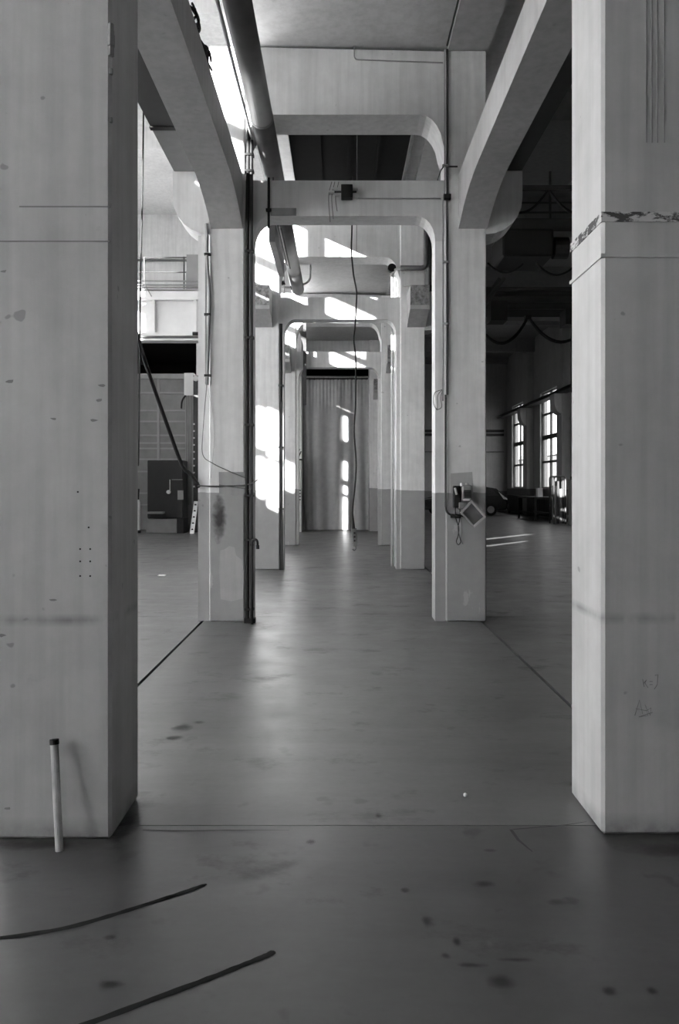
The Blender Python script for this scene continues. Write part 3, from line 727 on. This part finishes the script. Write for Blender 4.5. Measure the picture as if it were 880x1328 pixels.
# ------------------------------------------------------------------ conduits and switchgear on the second right column
y = 8.61
vc = thing('vertical_conduits', 'pair of tall conduits along the inner crease of second right column', 'conduit', (X(579, y), y, Z(520, y)))
obj('tube', T(fillet([(X(576.5, y), y, ZC-0.06), (X(576.5, y), y, Z(245, y)), (X(574, y), y, Z(262, y)), (X(574, y), y, Z(520, y))], 0.05), 0.009, 8), M['pipe'], vc)
obj('tube', T([(X(579.5, y), y, ZC-0.06), (X(579.5, y), y, Z(512, y))], 0.013, 8), M['steel'], vc)
for py in (215, 340, 420): obj('clip', BX(X(573, y), X(582, y), y-0.02, y+0.02, Z(py, y)-.010, Z(py, y)+.010), M['zinc'], vc)
obj('junction', BX(X(574.5, y), X(584, y), y-0.04, y+0.02, Z(259, y), Z(253, y)), M['black'], vc)
obj('side_arm', T([(X(577, y), y, Z(216, y)), (X(593, y), y, Z(216, y))], 0.010, 8), M['steel'], vc)
obj('loose_end', T(spline([(X(575, y), y, Z(216, y)), (X(571, y), y, Z(222, y)), (X(567, y), y, Z(234, y))], 4), 0.007, 6), M['steel'], vc)
for k in range(3): obj('wire_end', T(spline([(X(574, y), y, Z(505, y)), (X(563+4*k, y), y-.02, Z(510+3*k, y)), (X(562+5*k, y), y-.02, Z(524+2*k, y)), (X(566, y), y-.02, Z(532, y))], 4), 0.004, 5), M['wire'], vc)
fc = thing('ceiling_conduit', 'thin conduit along the right crease of the aisle ceiling', 'conduit', (1.18, 6, ZC))
obj('tube', T([(1.185, 2.0, ZC-0.02), (1.185, 8.6, ZC-0.02)], 0.010, 6), M['steel'], fc)
lc = thing('lower_conduit', 'dark conduit curving into the switch box on second right column', 'conduit', (X(578, y), y, Z(672, y)))
obj('tube', T(fillet([(X(577.5, y), y, Z(512, y)), (X(577.5, y), y, Z(668, y)), (X(600, y), y-0.01, Z(669, y))], 0.12), 0.011, 8), M['steel'], lc, smooth=True)
obj('plug', T([(X(584, y), y-0.01, Z(669, y)), (X(597, y), y-0.01, Z(669.5, y))], 0.022, 8), M['black'], lc)
sw = thing('switch_box', 'dark switch box with meter window and pale knobs on second right column', 'switch', (X(601, 8.6), 8.58, Z(652, 8.6)))
y = 8.63
obj('housing', BX(X(596.5, y), X(609, y), y-0.13, y, Z(650, y), Z(629, y), bev=0.01), M['plate'], sw)
obj('meter_window', BX(X(599, y), X(607.5, y), y-0.138, y-0.13, Z(645.5, y), Z(635.5, y)), M['black'], sw)
for k in range(3):
    obj('meter_rib', BX(X(599, y), X(607.5, y), y-0.142, y-0.138, Z(637.5+3*k, y)-.004, Z(637.5+3*k, y)+.004), M['steel'], sw)
for px in (597, 603.5):
    bm = B(); cyl(bm, (X(px, y), y-0.08, Z(628.3, y)), (0, 0, 1), 0.018, 0.03, 10); obj('knob', bm, M['pale'], sw)
obj('breaker', BX(X(586.5, y), X(595.5, y), y-0.09, y, Z(658, y), Z(630, y), bev=0.008), M['black'], sw)
obj('lever', T([(X(588, y), y-0.10, Z(633, y)), (X(589.5, y), y-0.13, Z(641, y))], 0.012, 8), M['pale'], sw)
obj('nameplate', BX(X(598, y), X(606, y), y-0.136, y-0.13, Z(649, y), Z(647, y)), M['pale'], sw)
obj('lower_block', BX(X(593, y), X(604, y), y-0.10, y, Z(660, y), Z(651, y), bev=0.006), M['plate'], sw)
ty = thing('tilted_tray', 'square dark tray with pale rim hanging tilted below the switch box', 'tray', (X(613, 8.5), 8.52, Z(684, 8.5)))
y = 8.46
def cr(pts): return [(X(a, y), Z(b, y)) for a, b in pts]
outer = [(610.5, 648.5), (629.5, 670.5), (614, 684.5), (596, 664.5)]
cx = sum(p[0] for p in outer)/4; cz = sum(p[1] for p in outer)/4
inner = [(cx+(a-cx)*0.80, cz+(b-cz)*0.80) for a, b in outer]
obj('panel', prism(B(), cr(outer), 'y', y, y+0.012), plain('tray_face', 0.11, 0.5), ty)
for k in range(4):
    q = [outer[k], outer[(k+1) % 4], inner[(k+1) % 4], inner[k]]
    obj('rim', prism(B(), cr(q), 'y', y-0.022, y), M['pale'] if k in (0, 1) else plain('tray_rim', 0.40, 0.5), ty)
obj('wall_hook', T([(X(611, y), y+0.01, Z(650, y)), (X(611, y), 8.63, Z(650, y))], 0.008, 6), M['steel'], ty)
lp = thing('cable_loop', 'thin black cable hanging in a loop under the switch box', 'cable', (X(593, 8.6), 8.58, Z(707, 8.6)))
y = 8.58
obj('cable', T(spline([(X(a, y), y, Z(b, y)) for a, b in ((590, 636), (590.5, 655), (590, 668), (592, 676), (594.5, 684), (594, 694), (591.5, 702), (594, 706.5), (597, 702), (594.5, 692), (594, 682), (596, 672), (596, 660))], 6), 0.005, 6), M['cable'], lp)
obj('cable', T(spline([(X(a, y+.02), y+.02, Z(b, y)) for a, b in ((598, 672), (598.5, 690), (597.5, 700), (600, 706))], 5), 0.003, 5), M['wire'], lp)

# ------------------------------------------------------------------ pipes at the third column line
y = 13.93
p3 = thing('elbow_pipe', 'grey pipe with square elbow high on the second header wall at right', 'pipe', (X(540, y), y, Z(349, y)))
obj('tube', T(fillet([(X(552, y), y-.02, Z(296, y)), (X(552, y), y-.02, Z(348, y)), (X(519, y), y-.02, Z(348, y))], 0.09), 0.045, 10), plain('dark_grey_pipe', 0.13, 0.4), p3, smooth=True)
obj('reducer', T([(X(521, y), y, Z(348, y)), (X(512, y), y+.02, Z(349, y)), (X(507, y), y+.05, Z(358, y))], 0.026, 10), M['pale'], p3)
obj('dark_end', T([(X(508, y), y+0.0, Z(347, y)), (X(508, y), y+0.1, Z(347, y))], 0.075, 12), M['black'], p3)
y = 14.56
for k, (px, zt) in enumerate(((508, Z(345, y)), (512, Z(345, y)), (516, Z(345, y)))):
    tag(obj('white_riser', T([(X(px, y), y, 0), (X(px, y), y, zt)], (0.020, 0.022, 0.028)[k], 10), M['wpipe'], loc=(X(px, y), y, 0), smooth=True),
        ('leftmost of three white vertical pipes beside the third right column', 'middle of three white vertical pipes beside the third right column', 'rightmost of three white vertical pipes beside the third right column')[k], 'pipe', 'white risers at the third right column')
y = 13.93
dr = thing('dark_downpipe', 'short dark downpipe with black end right of the grey elbow pipe', 'pipe', (X(559, y), y, Z(378, y)))
obj('tube', T([(X(557.2, y), y, Z(296, y)), (X(557.2, y), y, Z(372, y))], 0.028, 10), M['steel'], dr)
obj('end_cap', T([(X(556.8, y), y, Z(370, y)), (X(556.8, y), y, Z(378, y))], 0.04, 10), M['black'], dr)
tag(obj('support_rod', T([(X(522, y), y+0.03, Z(370, y)), (X(557, y), y+0.03, Z(370, y))], 0.012, 6), M['pale'], loc=(X(540, y), y, Z(370, y))),
    'thin horizontal pale rod between elbow pipe and square stub', 'rod')
y = 13.93
p4 = thing('dark_pipe', 'dark vertical pipe down the inner edge of third left column', 'pipe', (X(364, y), y, 0))
obj('tube', T([(X(364, y), y, 0), (X(364, y), y, Z(420, y))], 0.030, 10), M['black'], p4)
obj('side_tube', T(fillet([(X(366.5, y), y-.02, 0.0), (X(365.5, y), y-.02, 0.35), (X(365.2, y), y-.02, 3.0)], 0.2), 0.016, 8), M['steel'], p4)
for py in (500, 580, 660): obj('clip', BX(X(361, y), X(367.5, y), y-0.04, y+0.068, Z(py, y)-.015, Z(py, y)+.015), M['steel'], p4)
y = 19.55
p5 = thing('hanging_post', 'dark square steel post hanging left of the curtain from the ceiling', 'post', (X(395, y), y, Z(525, y)))
obj('post', BX(X(393, y), X(397, y), y-0.04, y+0.04, Z(525, y), Z(415, y)), M['steel'], p5)
obj('bracket', prism(B(), [(X(388, y), Z(430, y)), (X(393, y), Z(428, y)), (X(393, y), Z(448, y))], 'y', y-.03, y+.03), M['steel'], p5)
obj('top_plate', BX(X(391, y), X(400, y), y-0.08, y+0.178, Z(417, y), Z(414, y)), M['steel'], p5)

# ------------------------------------------------------------------ left hall: gate, post, machine, crane bridge
y = YE-0.10
gt = thing('steel_gate', 'tall grey ribbed steel gate in the end wall of left hall', 'gate', (-7.0, y, 0))
gx0, gx1 = -9.0, X(241, y); rows = [688, 655, 640, 612, 596, 582, 575, 565, 547, 533, 510, 491]
for a, b in zip(rows[:-1], rows[1:]):
    for (u0, u1) in ((gx0, X(204, y)), (X(207, y), gx1)):
        obj('sheet', BX(u0, u1, y, y+0.04, max(Z(a, y), 0.02)+0.012, Z(b, y)-0.012), M['gate'], gt)
for py in rows[1:]:
    obj('rib', BX(gx0, gx1, y-0.035, y+0.045, Z(py, y)-0.012, Z(py, y)+0.035), M['gate2'], gt)
obj('stile', BX(X(204, y), X(207, y), y-0.05, y+0.045, 0.02, Z(488, y)), M['gate2'], gt)
obj('top_rail', BX(gx0, gx1, y-0.06, y+0.06, Z(491, y), Z(485, y)), M['gate2'], gt)
y = 25.6
ps = thing('gate_post', 'pale fluted steel post with capital at the right of the grey gate', 'post', (X(245, y), y, 0))
obj('shaft', BX(X(240, y), X(249, y), y, y+0.25, Z(676, y), Z(513, y)), M['gate2'], ps)
for k in range(3): obj('flute', BX(X(241+3*k, y), X(242.6+3*k, y), y-0.03, y, Z(655, y), Z(513, y)), M['gate'], ps)
obj('capital', BX(X(239, y), X(251.5, y), y-0.05, y+0.3, Z(513, y), Z(484, y)), M['cream'], ps)
obj('foot', BX(X(239, y), X(250, y), y-0.05, y+0.3, 0, Z(655, y)), M['gate2'], ps)
obj('hose', T(spline([(X(241, y), y-.05, Z(513, y)), (X(236.5, y), y-.06, Z(520, y)), (X(235.5, y), y-.06, Z(530, y))], 4), 0.03, 6), M['cable'], ps)
y = 25.3
dp = thing('dark_steel_post', 'dark bolted steel post standing between gate post and second left column', 'post', (X(254, y), y, 0))
obj('shaft', BX(X(250.5, y), X(257.5, y), y, y+0.2, 0, Z(487, y)), M['steel'], dp)
for py in range(550, 640, 9):
    bm = B(); cyl(bm, (X(251.5, y), y-0.01, Z(py, y)), (0, 1, 0), 0.03, 0.04, 8); obj('bolt', bm, M['pale'], dp)
obj('pulley', T([(X(254, y), y-0.06, Z(491, y)), (X(254, y), y, Z(491, y))], 0.09, 14), M['pale'], dp)
y = 24.6
mc = thing('machine_cabinet', 'large black machine cabinet with grey plinth in front of the gate', 'cabinet', (X(213, y), y+0.4, 0))
obj('body', BX(X(191, y), X(237, y), y, y+0.8, Z(672, y), Z(597, y), bev=0.02), M['black'], mc)
obj('plinth', BX(X(190, y), X(229, y), y-0.06, y+0.7, 0.02, Z(673, y)), M['gate'], mc)
obj('tray', BX(X(193, y), X(214, y), y-0.3, y, Z(666, y), Z(663.5, y)), M['gate'], mc)
obj('handle', T([(X(220.5, y), y-0.03, Z(622, y)), (X(220.5, y), y-0.03, Z(636, y))], 0.012, 6), M['pale'], mc)
obj('knob', T([(X(219, y), y-0.10, Z(638, y)), (X(219, y), y, Z(638, y))], 0.06, 12), M['pale'], mc)
obj('gauge', BX(X(231, y), X(238, y), y-0.10, y, Z(648, y), Z(636, y)), M['plate'], mc)
obj('bar', T([(X(223, y), y-0.03, Z(622, y)), (X(237, y), y-0.03, Z(622, y))], 0.012, 6), M['plate'], mc)
obj('skirt', BX(X(229, y), X(238, y), y+0.02, y+0.7, 0.0, Z(672, y)), M['black'], mc)
y = 24.9
wc = thing('white_cylinder', 'slim white gas cylinder standing by the gate, partly behind near left column', 'cylinder', (X(178.5, y), y, 0))
obj('body', T([(X(178.5, y), y, 0.08), (X(178.5, y), y, Z(652, y)), (X(178.5, y), y, Z(648, y))], [0.085, 0.085, 0.05], 14), M['wpipe'], wc)
obj('valve', T([(X(178.5, y), y, Z(649, y)), (X(179.5, y), y, Z(634, y))], 0.035, 8), M['black'], wc)
obj('foot', T([(X(178.5, y), y, 0), (X(178.5, y), y, 0.09)], 0.095, 12), M['black'], wc)
y = 24.5
lpz = thing('slotted_profile', 'white slotted metal profile leaning against the dark post', 'profile', (X(248, y), y, 0))
bm = B(); a, b = Vector((X(248.5, y), y, 0.0)), Vector((X(254, y+.6), y+0.6, Z(650, y+.6))); w = 0.065
poly = [a+Vector((-w, 0, 0)), a+Vector((w, 0, 0)), b+Vector((w, 0, 0)), b+Vector((-w, 0, 0))]
v0 = [bm.verts.new(p) for p in poly]; v1 = [bm.verts.new(p+Vector((0, 0.05, 0))) for p in poly]
for k in range(4): bm.faces.new((v0[k], v0[(k+1) % 4], v1[(k+1) % 4], v1[k]))
bm.faces.new(v0[::-1]); bm.faces.new(v1)
obj('profile', bm, M['wpipe'], lpz)
for k in range(5):
    p = a.lerp(b, 0.12+0.19*k); bm = B(); cyl(bm, p+Vector((0, -0.003, 0)), (0, 1, 0), 0.035, 0.01, 10); obj('slot', bm, M['black'], lpz)
y = 22.0
cr_ = thing('crane_bridge', 'pale overhead crane bridge with panelled girder and railing across left hall', 'crane', (-5.6, y+0.4, 5.2))
x0, x1 = -9.25, -1.95
m = M['cream']
obj('web', BX(x0, x1, y+0.12, y+0.6, Z(434, y), Z(389, y)), m, cr_)
obj('top_flange', BX(x0, x1, y-0.05, y+0.7, Z(389, y), Z(385.5, y)), m, cr_)
obj('bottom_flange', BX(x0, x1, y-0.02, y+0.66, Z(435.5, y), Z(431, y)), m, cr_)
obj('underrail', BX(x0, x1, y+0.05, y+0.5, Z(441, y), Z(438.5, y)), m, cr_)
for px in (150, 199, 253, 304): obj('stiffener', BX(X(px-2, y), X(px+1.5, y), y-0.01, y+0.14, Z(431, y), Z(389, y)), m, cr_)
obj('fascia', BX(x0, x1, y+0.1, y+0.2, Z(385.5, y), Z(374.5, y)), m, cr_)
for py in (364, 369, 372.2): obj('bus_bar', BX(x0+0.3, x1-.1, y+0.02, y+0.07, Z(py, y)-.016, Z(py, y)+.016), M['plate'], cr_)
obj('walkway', BX(x0, x1, y+0.1, y+1.1, Z(376, y), Z(373.5, y)), m, cr_)
for px in (120, 175, 229, 285, 335):
    obj('rail_post', BX(X(px, y)-.018, X(px, y)+.018, y+1.02, y+1.06, Z(375, y), Z(319, y)), M['steel'], cr_)
for py in (320, 340): obj('handrail', T([(x0, y+1.04, Z(py, y)), (x1, y+1.04, Z(py, y))], 0.018, 8), M['steel'], cr_)
obj('motor_box', BX(X(239, y), X(254, y), y+0.3, y+0.9, Z(373, y), Z(326, y)), M['gate2'], cr_)
obj('lamp_box', BX(X(255, y), X(264, y), y+0.2, y+0.8, Z(345, y), Z(322, y)), m, cr_)
for px in (238, 260): obj('box_post', BX(X(px, y)-.03, X(px, y)+.03, y+0.5, y+0.6, Z(373, y), Z(345, y)), M['pipe'], cr_)
for xx in (x1-0.4, x0): obj('end_truck', BX(xx, xx+0.42, y-0.6, y+1.3, 5.2, Z(441, y)), M['girder'], cr_)
obj('buffer', T([(X(250, y), y-0.03, Z(433, y)), (X(260, y), y-0.03, Z(433, y))], 0.05, 10), M['steel'], cr_)
obj('brace', T([(X(188, y), y-0.05, Z(369, y)), (X(197, y), y-0.05, Z(385, y))], 0.016, 6), M['plate'], cr_)
girder(-9.55, -9.15, 16.6, 26.1, 'crane runway along the windowed outer wall of left hall')
struct('trim_50', BX(XL, -1.6, YE-0.12, YE, Z(339, YE), Z(337, YE)), M['gate'])

# ------------------------------------------------------------------ right hall
Yg = 14.6
ck = thing('overhead_crane', 'dark double-girder overhead crane with hoist across the right hall', 'crane', (5.5, 16.5, 5.2))
m = M['crane']
obj('front_girder', BX(2.01, 9.05, Yg, Yg+0.35, Z(300, Yg), Z(283, Yg)), m, ck)
obj('rear_girder', BX(1.75, 9.05, 18.7, 19.15, Z(411, 18.7), Z(372, 18.7)), m, ck)
for py in (376, 384, 391, 400): obj('girder_rail', BX(1.75, 9.05, 18.62, 18.7, Z(py, 18.7)-.03, Z(py, 18.7)+.03), M['steel'], ck)
for xx, zz in ((1.66, 5.2), (9.07, 5.575)): obj('end_truck', BX(xx, xx+0.34, 13.9, 19.8, zz, zz+0.40), m, ck)
for xx in (1.66, 9.07): obj('girder_seat', BX(xx, xx+0.36, Yg-0.1, Yg+0.45, 5.62, 6.3), m, ck)
obj('hoist', BX(X(651, Yg-.3), X(717, Yg-.3), Yg-0.35, Yg+0.7, Z(339, Yg), Z(304, Yg), bev=0.03), M['black'], ck)
for px in (660, 708): obj('hoist_hanger', BX(X(px, Yg)-.05, X(px, Yg)+.05, Yg+0.1, Yg+0.2, Z(305, Yg), Z(299, Yg)), m, ck)
obj('drum', T([(X(717, Yg), Yg, Z(322, Yg)), (X(735, Yg), Yg, Z(322, Yg))], 0.2, 16), m, ck)
for k in range(8): obj('walkway_post', BX(2.2+0.9*k, 2.24+0.9*k, Yg+0.3, Yg+0.34, Z(285, Yg), Z(283, Yg)+1.0), m, ck)
for py in (255, 268): obj('walkway_rail', T([(1.9, Yg+0.32, Z(py, Yg)), (9.2, Yg+0.32, Z(py, Yg))], 0.02, 6), m, ck)
obj('cab_left', BX(X(632, 18.6), X(653, 18.6), 18.2, 18.7, Z(420, 18.6), Z(395, 18.6)), M['black'], ck)
obj('trolley_right', BX(X(727, 18.6), X(752, 18.6), 18.2, 18.7, Z(425, 18.6), Z(405, 18.6)), M['black'], ck)
obj('hook_rope', BX(X(737, 18.6), X(739, 18.6), 18.4, 18.45, Z(510, 18.6), Z(425, 18.6)), M['black'], ck)
obj('diagonal_brace', T([(X(640, Yg), Yg+1, Z(375, Yg)), (X(662, Yg), Yg+1, Z(343, Yg))], 0.05, 6), m, ck)
obj('diagonal_brace', T([(X(648, Yg), Yg+1.4, Z(372, Yg)), (X(668, Yg), Yg+1, Z(342, Yg))], 0.04, 6), m, ck)
y = 18.55
for d, s in ((0, 0), (4, .03)):
    obj('festoon_loop', T(sag((X(615, y), y-s, Z(412, y)), (X(684-d/3, y-s), y-s, Z(413, y)), 0.62-s), 0.022, 6), M['cable'], ck)
    obj('festoon_loop', T(sag((X(685+d/3, y), y-s, Z(413, y)), (X(768, y), y-s, Z(413, y)), 0.58-s), 0.022, 6), M['cable'], ck)
obj('festoon_carrier', BX(X(681, y), X(688, y), y-0.05, y+0.15, Z(415, y), Z(409, y)), M['black'], ck)
y = 14.2
obj('festoon_loop', T(sag((X(632, y), y, Z(341, y)), (X(678, y), y, Z(342, y)), 0.17), 0.018, 6), M['cable'], ck)
obj('festoon_loop', T(sag((X(695, y), y, Z(341, y)), (X(748, y), y, Z(341, y)), 0.22), 0.020, 6), M['cable'], ck)
fn = thing('festoon_cables', 'pair of drooping black cables high beside the second right corbel', 'cable', (3.2, 12.0, 6.0))
y = 12.0
obj('loop', T(sag((X(640, y), y, Z(250, y)), (X(710, y), y, Z(246, y)), 0.33), 0.02, 6), M['cable'], fn)
obj('loop', T(sag((X(711, y), y, Z(246, y)), (X(790, y), y, Z(248, y)), 0.36), 0.02, 6), M['cable'], fn)
obj('track', BX(1.9, 9.2, y-0.03, y+0.03, Z(247, y), Z(241, y)), M['steel'], fn)
obj('track_hanger', BX(2.6, 2.64, y-0.02, y+0.02, Z(242, y), ZR), M['steel'], fn)
obj('track_hanger', BX(5.6, 5.64, y-0.02, y+0.02, Z(242, y), ZR), M['steel'], fn)
obj('slanting_strip', T([(X(731, y), y, Z(246, y)), (X(749, y), y, Z(230, y))], 0.02, 6), M['zinc'], fn)
# pilasters with curved corbels on the window wall
for k, (yy, lab) in enumerate(((38.6, 'dark pilaster with curved corbel between the two tall windows'), (32.5, 'dark pilaster with curved corbel right of the nearer tall window'))):
    t = thing('wall_pilaster', lab, 'pilaster', (9.4, yy+0.4, 0))
    obj('shaft', BX(9.25, XR, yy, yy+0.8, 0, ZR-0.7), M['wallR'], t)
    poly = [(9.25, 5.35), (8.95, 5.35), (8.95, 5.05)]+[(8.95+0.30*(1-math.cos(math.radians(q))), 5.05-0.55*math.sin(math.radians(q))) for q in (20, 40, 60, 80, 90)]
    obj('corbel', prism(B(), poly, 'y', yy+0.05, yy+0.75), M['wallR'], t)
y = YER
for k, py in enumerate((559, 564, 586)):
    tag(obj('wall_pipe', T([(2.0, y-0.08, Z(py, y)), (9.4, y-0.08, Z(py, y))], 0.07 if k < 2 else 0.04, 8), M['steel'] if k < 2 else M['plate'], loc=(5, y-.08, Z(py, y))),
        ('upper dark pipe across the far wall of right hall', 'dark pipe just below the upper one on far wall', 'thin pipe lowest across the far wall above the car')[k], 'pipe')
struct('trim_60', BX(1.7, XR, YER-0.4, YER, Z(472, YER), Z(462, YER)), M['ceilR'])
# radiators below the windows
for k, (y0, y1) in enumerate(RW[:2]):
    t = thing('radiator', ('dark ribbed radiator under the farther tall window', 'dark ribbed radiator under the nearer tall window')[k], 'radiator', (9.45, (y0+y1)/2, 0))
    for q in range(14):
        yy = y0+0.1+(y1-y0-.2)*q/13; obj('fin', BX(9.32, 9.5, yy-0.07, yy+0.07, 0.12, 1.0, bev=0.02), M['black'], t)
    obj('foot', BX(9.36, 9.46, y0+0.1, y0+0.2, 0, 0.13), M['black'], t); obj('foot', BX(9.36, 9.46, y1-0.2, y1-0.1, 0, 0.13), M['black'], t)
# car, its tail showing right of the second right column
ca = thing('car', 'black hatchback car parked in right hall beyond the second right column', 'car', (6.3, 39.8, 0))
yc0, yc1 = 39.0, 40.7
prof = [(4.15, 0.30), (4.10, 0.62), (4.25, 0.80), (5.10, 0.95), (5.75, 1.38), (6.4, 1.46), (7.3, 1.45), (7.75, 1.38), (8.22, 0.98), (8.36, 0.88), (8.40, 0.55), (8.34, 0.30)]
obj('body', prism(B(), prof, 'y', yc0, yc1, bev=0.05), M['car'], ca)
obj('rear_window', prism(B(), [(7.80, 1.34), (8.17, 1.01), (8.21, 1.04), (7.83, 1.38)], 'y', yc0+0.12, yc1-0.12), M['carglass'], ca)
obj('side_window', prism(B(), [(5.30, 0.98), (5.82, 1.33), (7.6, 1.33), (7.98, 1.00)], 'y', yc0-0.012, yc0+0.01), M['carglass'], ca)
for yy in (yc0-0.02, yc1-0.16): obj('tail_lamp', prism(B(), [(7.92, 1.22), (8.22, 0.96), (8.36, 0.88), (8.38, 0.80), (8.18, 0.84)], 'y', yy, yy+0.18), M['lamp'], ca)
obj('bumper', BX(8.30, 8.46, yc0+0.05, yc1-0.05, 0.35, 0.55, bev=0.03), M['black'], ca)
for xx in (4.95, 7.55):
    for yy in (yc0+0.09, yc1-0.09):
        bm = B(); cyl(bm, (xx, yy, 0.31), (0, 1, 0), 0.31, 0.2, 20); w = obj('wheel', bm, M['rubber'], ca)
        bm = B(); cyl(bm, (xx, yy, 0.31), (0, 1, 0), 0.18, 0.22, 14); obj('hubcap', bm, M['plate'], w)
# tubular rack near the windows
y = 30.5
rk = thing('tube_rack', 'dark tubular steel rack with upright sheets near the tall windows', 'rack', (X(727, y), y, 0))
for dy in (0, 0.6):
    obj('hoop', T(fillet([(X(718, y), y+dy, 0), (X(718, y), y+dy, Z(618, y)), (X(733, y), y+dy, Z(618, y)), (X(733, y), y+dy, 0)], 0.1), 0.035, 8), M['steel'], rk)
for k, (px, h) in enumerate(((721, 630), (724.5, 624), (728, 634), (731, 622), (735, 640))):
    obj('sheet', BX(X(px-1.2, y), X(px+1.2, y), y+0.1, y+0.5, 0.02, Z(h, y)), (M['plate'], M['steel'])[k % 2], rk)
y = 29.6
rk2 = thing('rolled_mesh', 'upright curled roll right of the tubular rack', 'roll', (X(741, y), y, 0))
obj('roll', T([(X(741, y), y, 0), (X(741, y), y, Z(622, y))], 0.13, 14), M['plate'], rk2)
obj('core', T([(X(741, y), y, Z(622, y)), (X(741, y), y, Z(618, y))], 0.05, 10), M['steel'], rk2)
y = 33.5
bxx = thing('bright_spot_box', 'small white box added as stand-in for a sunlit spot between the tall windows', 'box', (X(700.5, 34.0), 34.0, 1.05))  # invented box, its white colour stands in for a sunlit spot
obj('body', BX(X(697, y), X(703.5, y), y, y+0.3, 1.02, Z(634, y)), M['paper'], bxx)
obj('lid', BX(X(696.8, y), X(703.7, y), y-0.01, y+0.31, Z(634, y), Z(633, y)), M['paper'], bxx)
bn = thing('workbench', 'long dark workbench under the nearer tall window', 'bench', (8.6, 33.8, 0))
obj('top', BX(8.3, 9.2, 33.2, 36.5, 0.94, 1.02), M['black'], bn)
for xx in (8.35, 9.1):
    for yy in (33.3, 36.4): obj('leg', BX(xx-.04, xx+.04, yy-.04, yy+.04, 0, 0.94), M['black'], bn)
obj('shelf', BX(8.35, 9.1, 33.3, 36.4, 0.3, 0.34), M['black'], bn)

# ------------------------------------------------------------------ scraps on the floor
x, y = fp(210, 747)
bm = BX(x-0.06, x+0.06, y-0.05, y+0.05, 0.0, 0.02, bev=0.006)
tag(obj('paper_scrap', bm, M['paper'], loc=(x, y, 0)), 'small white paper scrap lying on the left hall floor', 'scrap')
x, y = fp(603, 1033)
bm = B(); bmesh.ops.create_icosphere(bm, subdivisions=1, radius=0.011); bmesh.ops.translate(bm, verts=bm.verts, vec=(x, y, 0.008))
tag(obj('pebble', bm, M['paper'], loc=(x, y, 0)), 'tiny white pebble on the floor before the near right column', 'pebble')
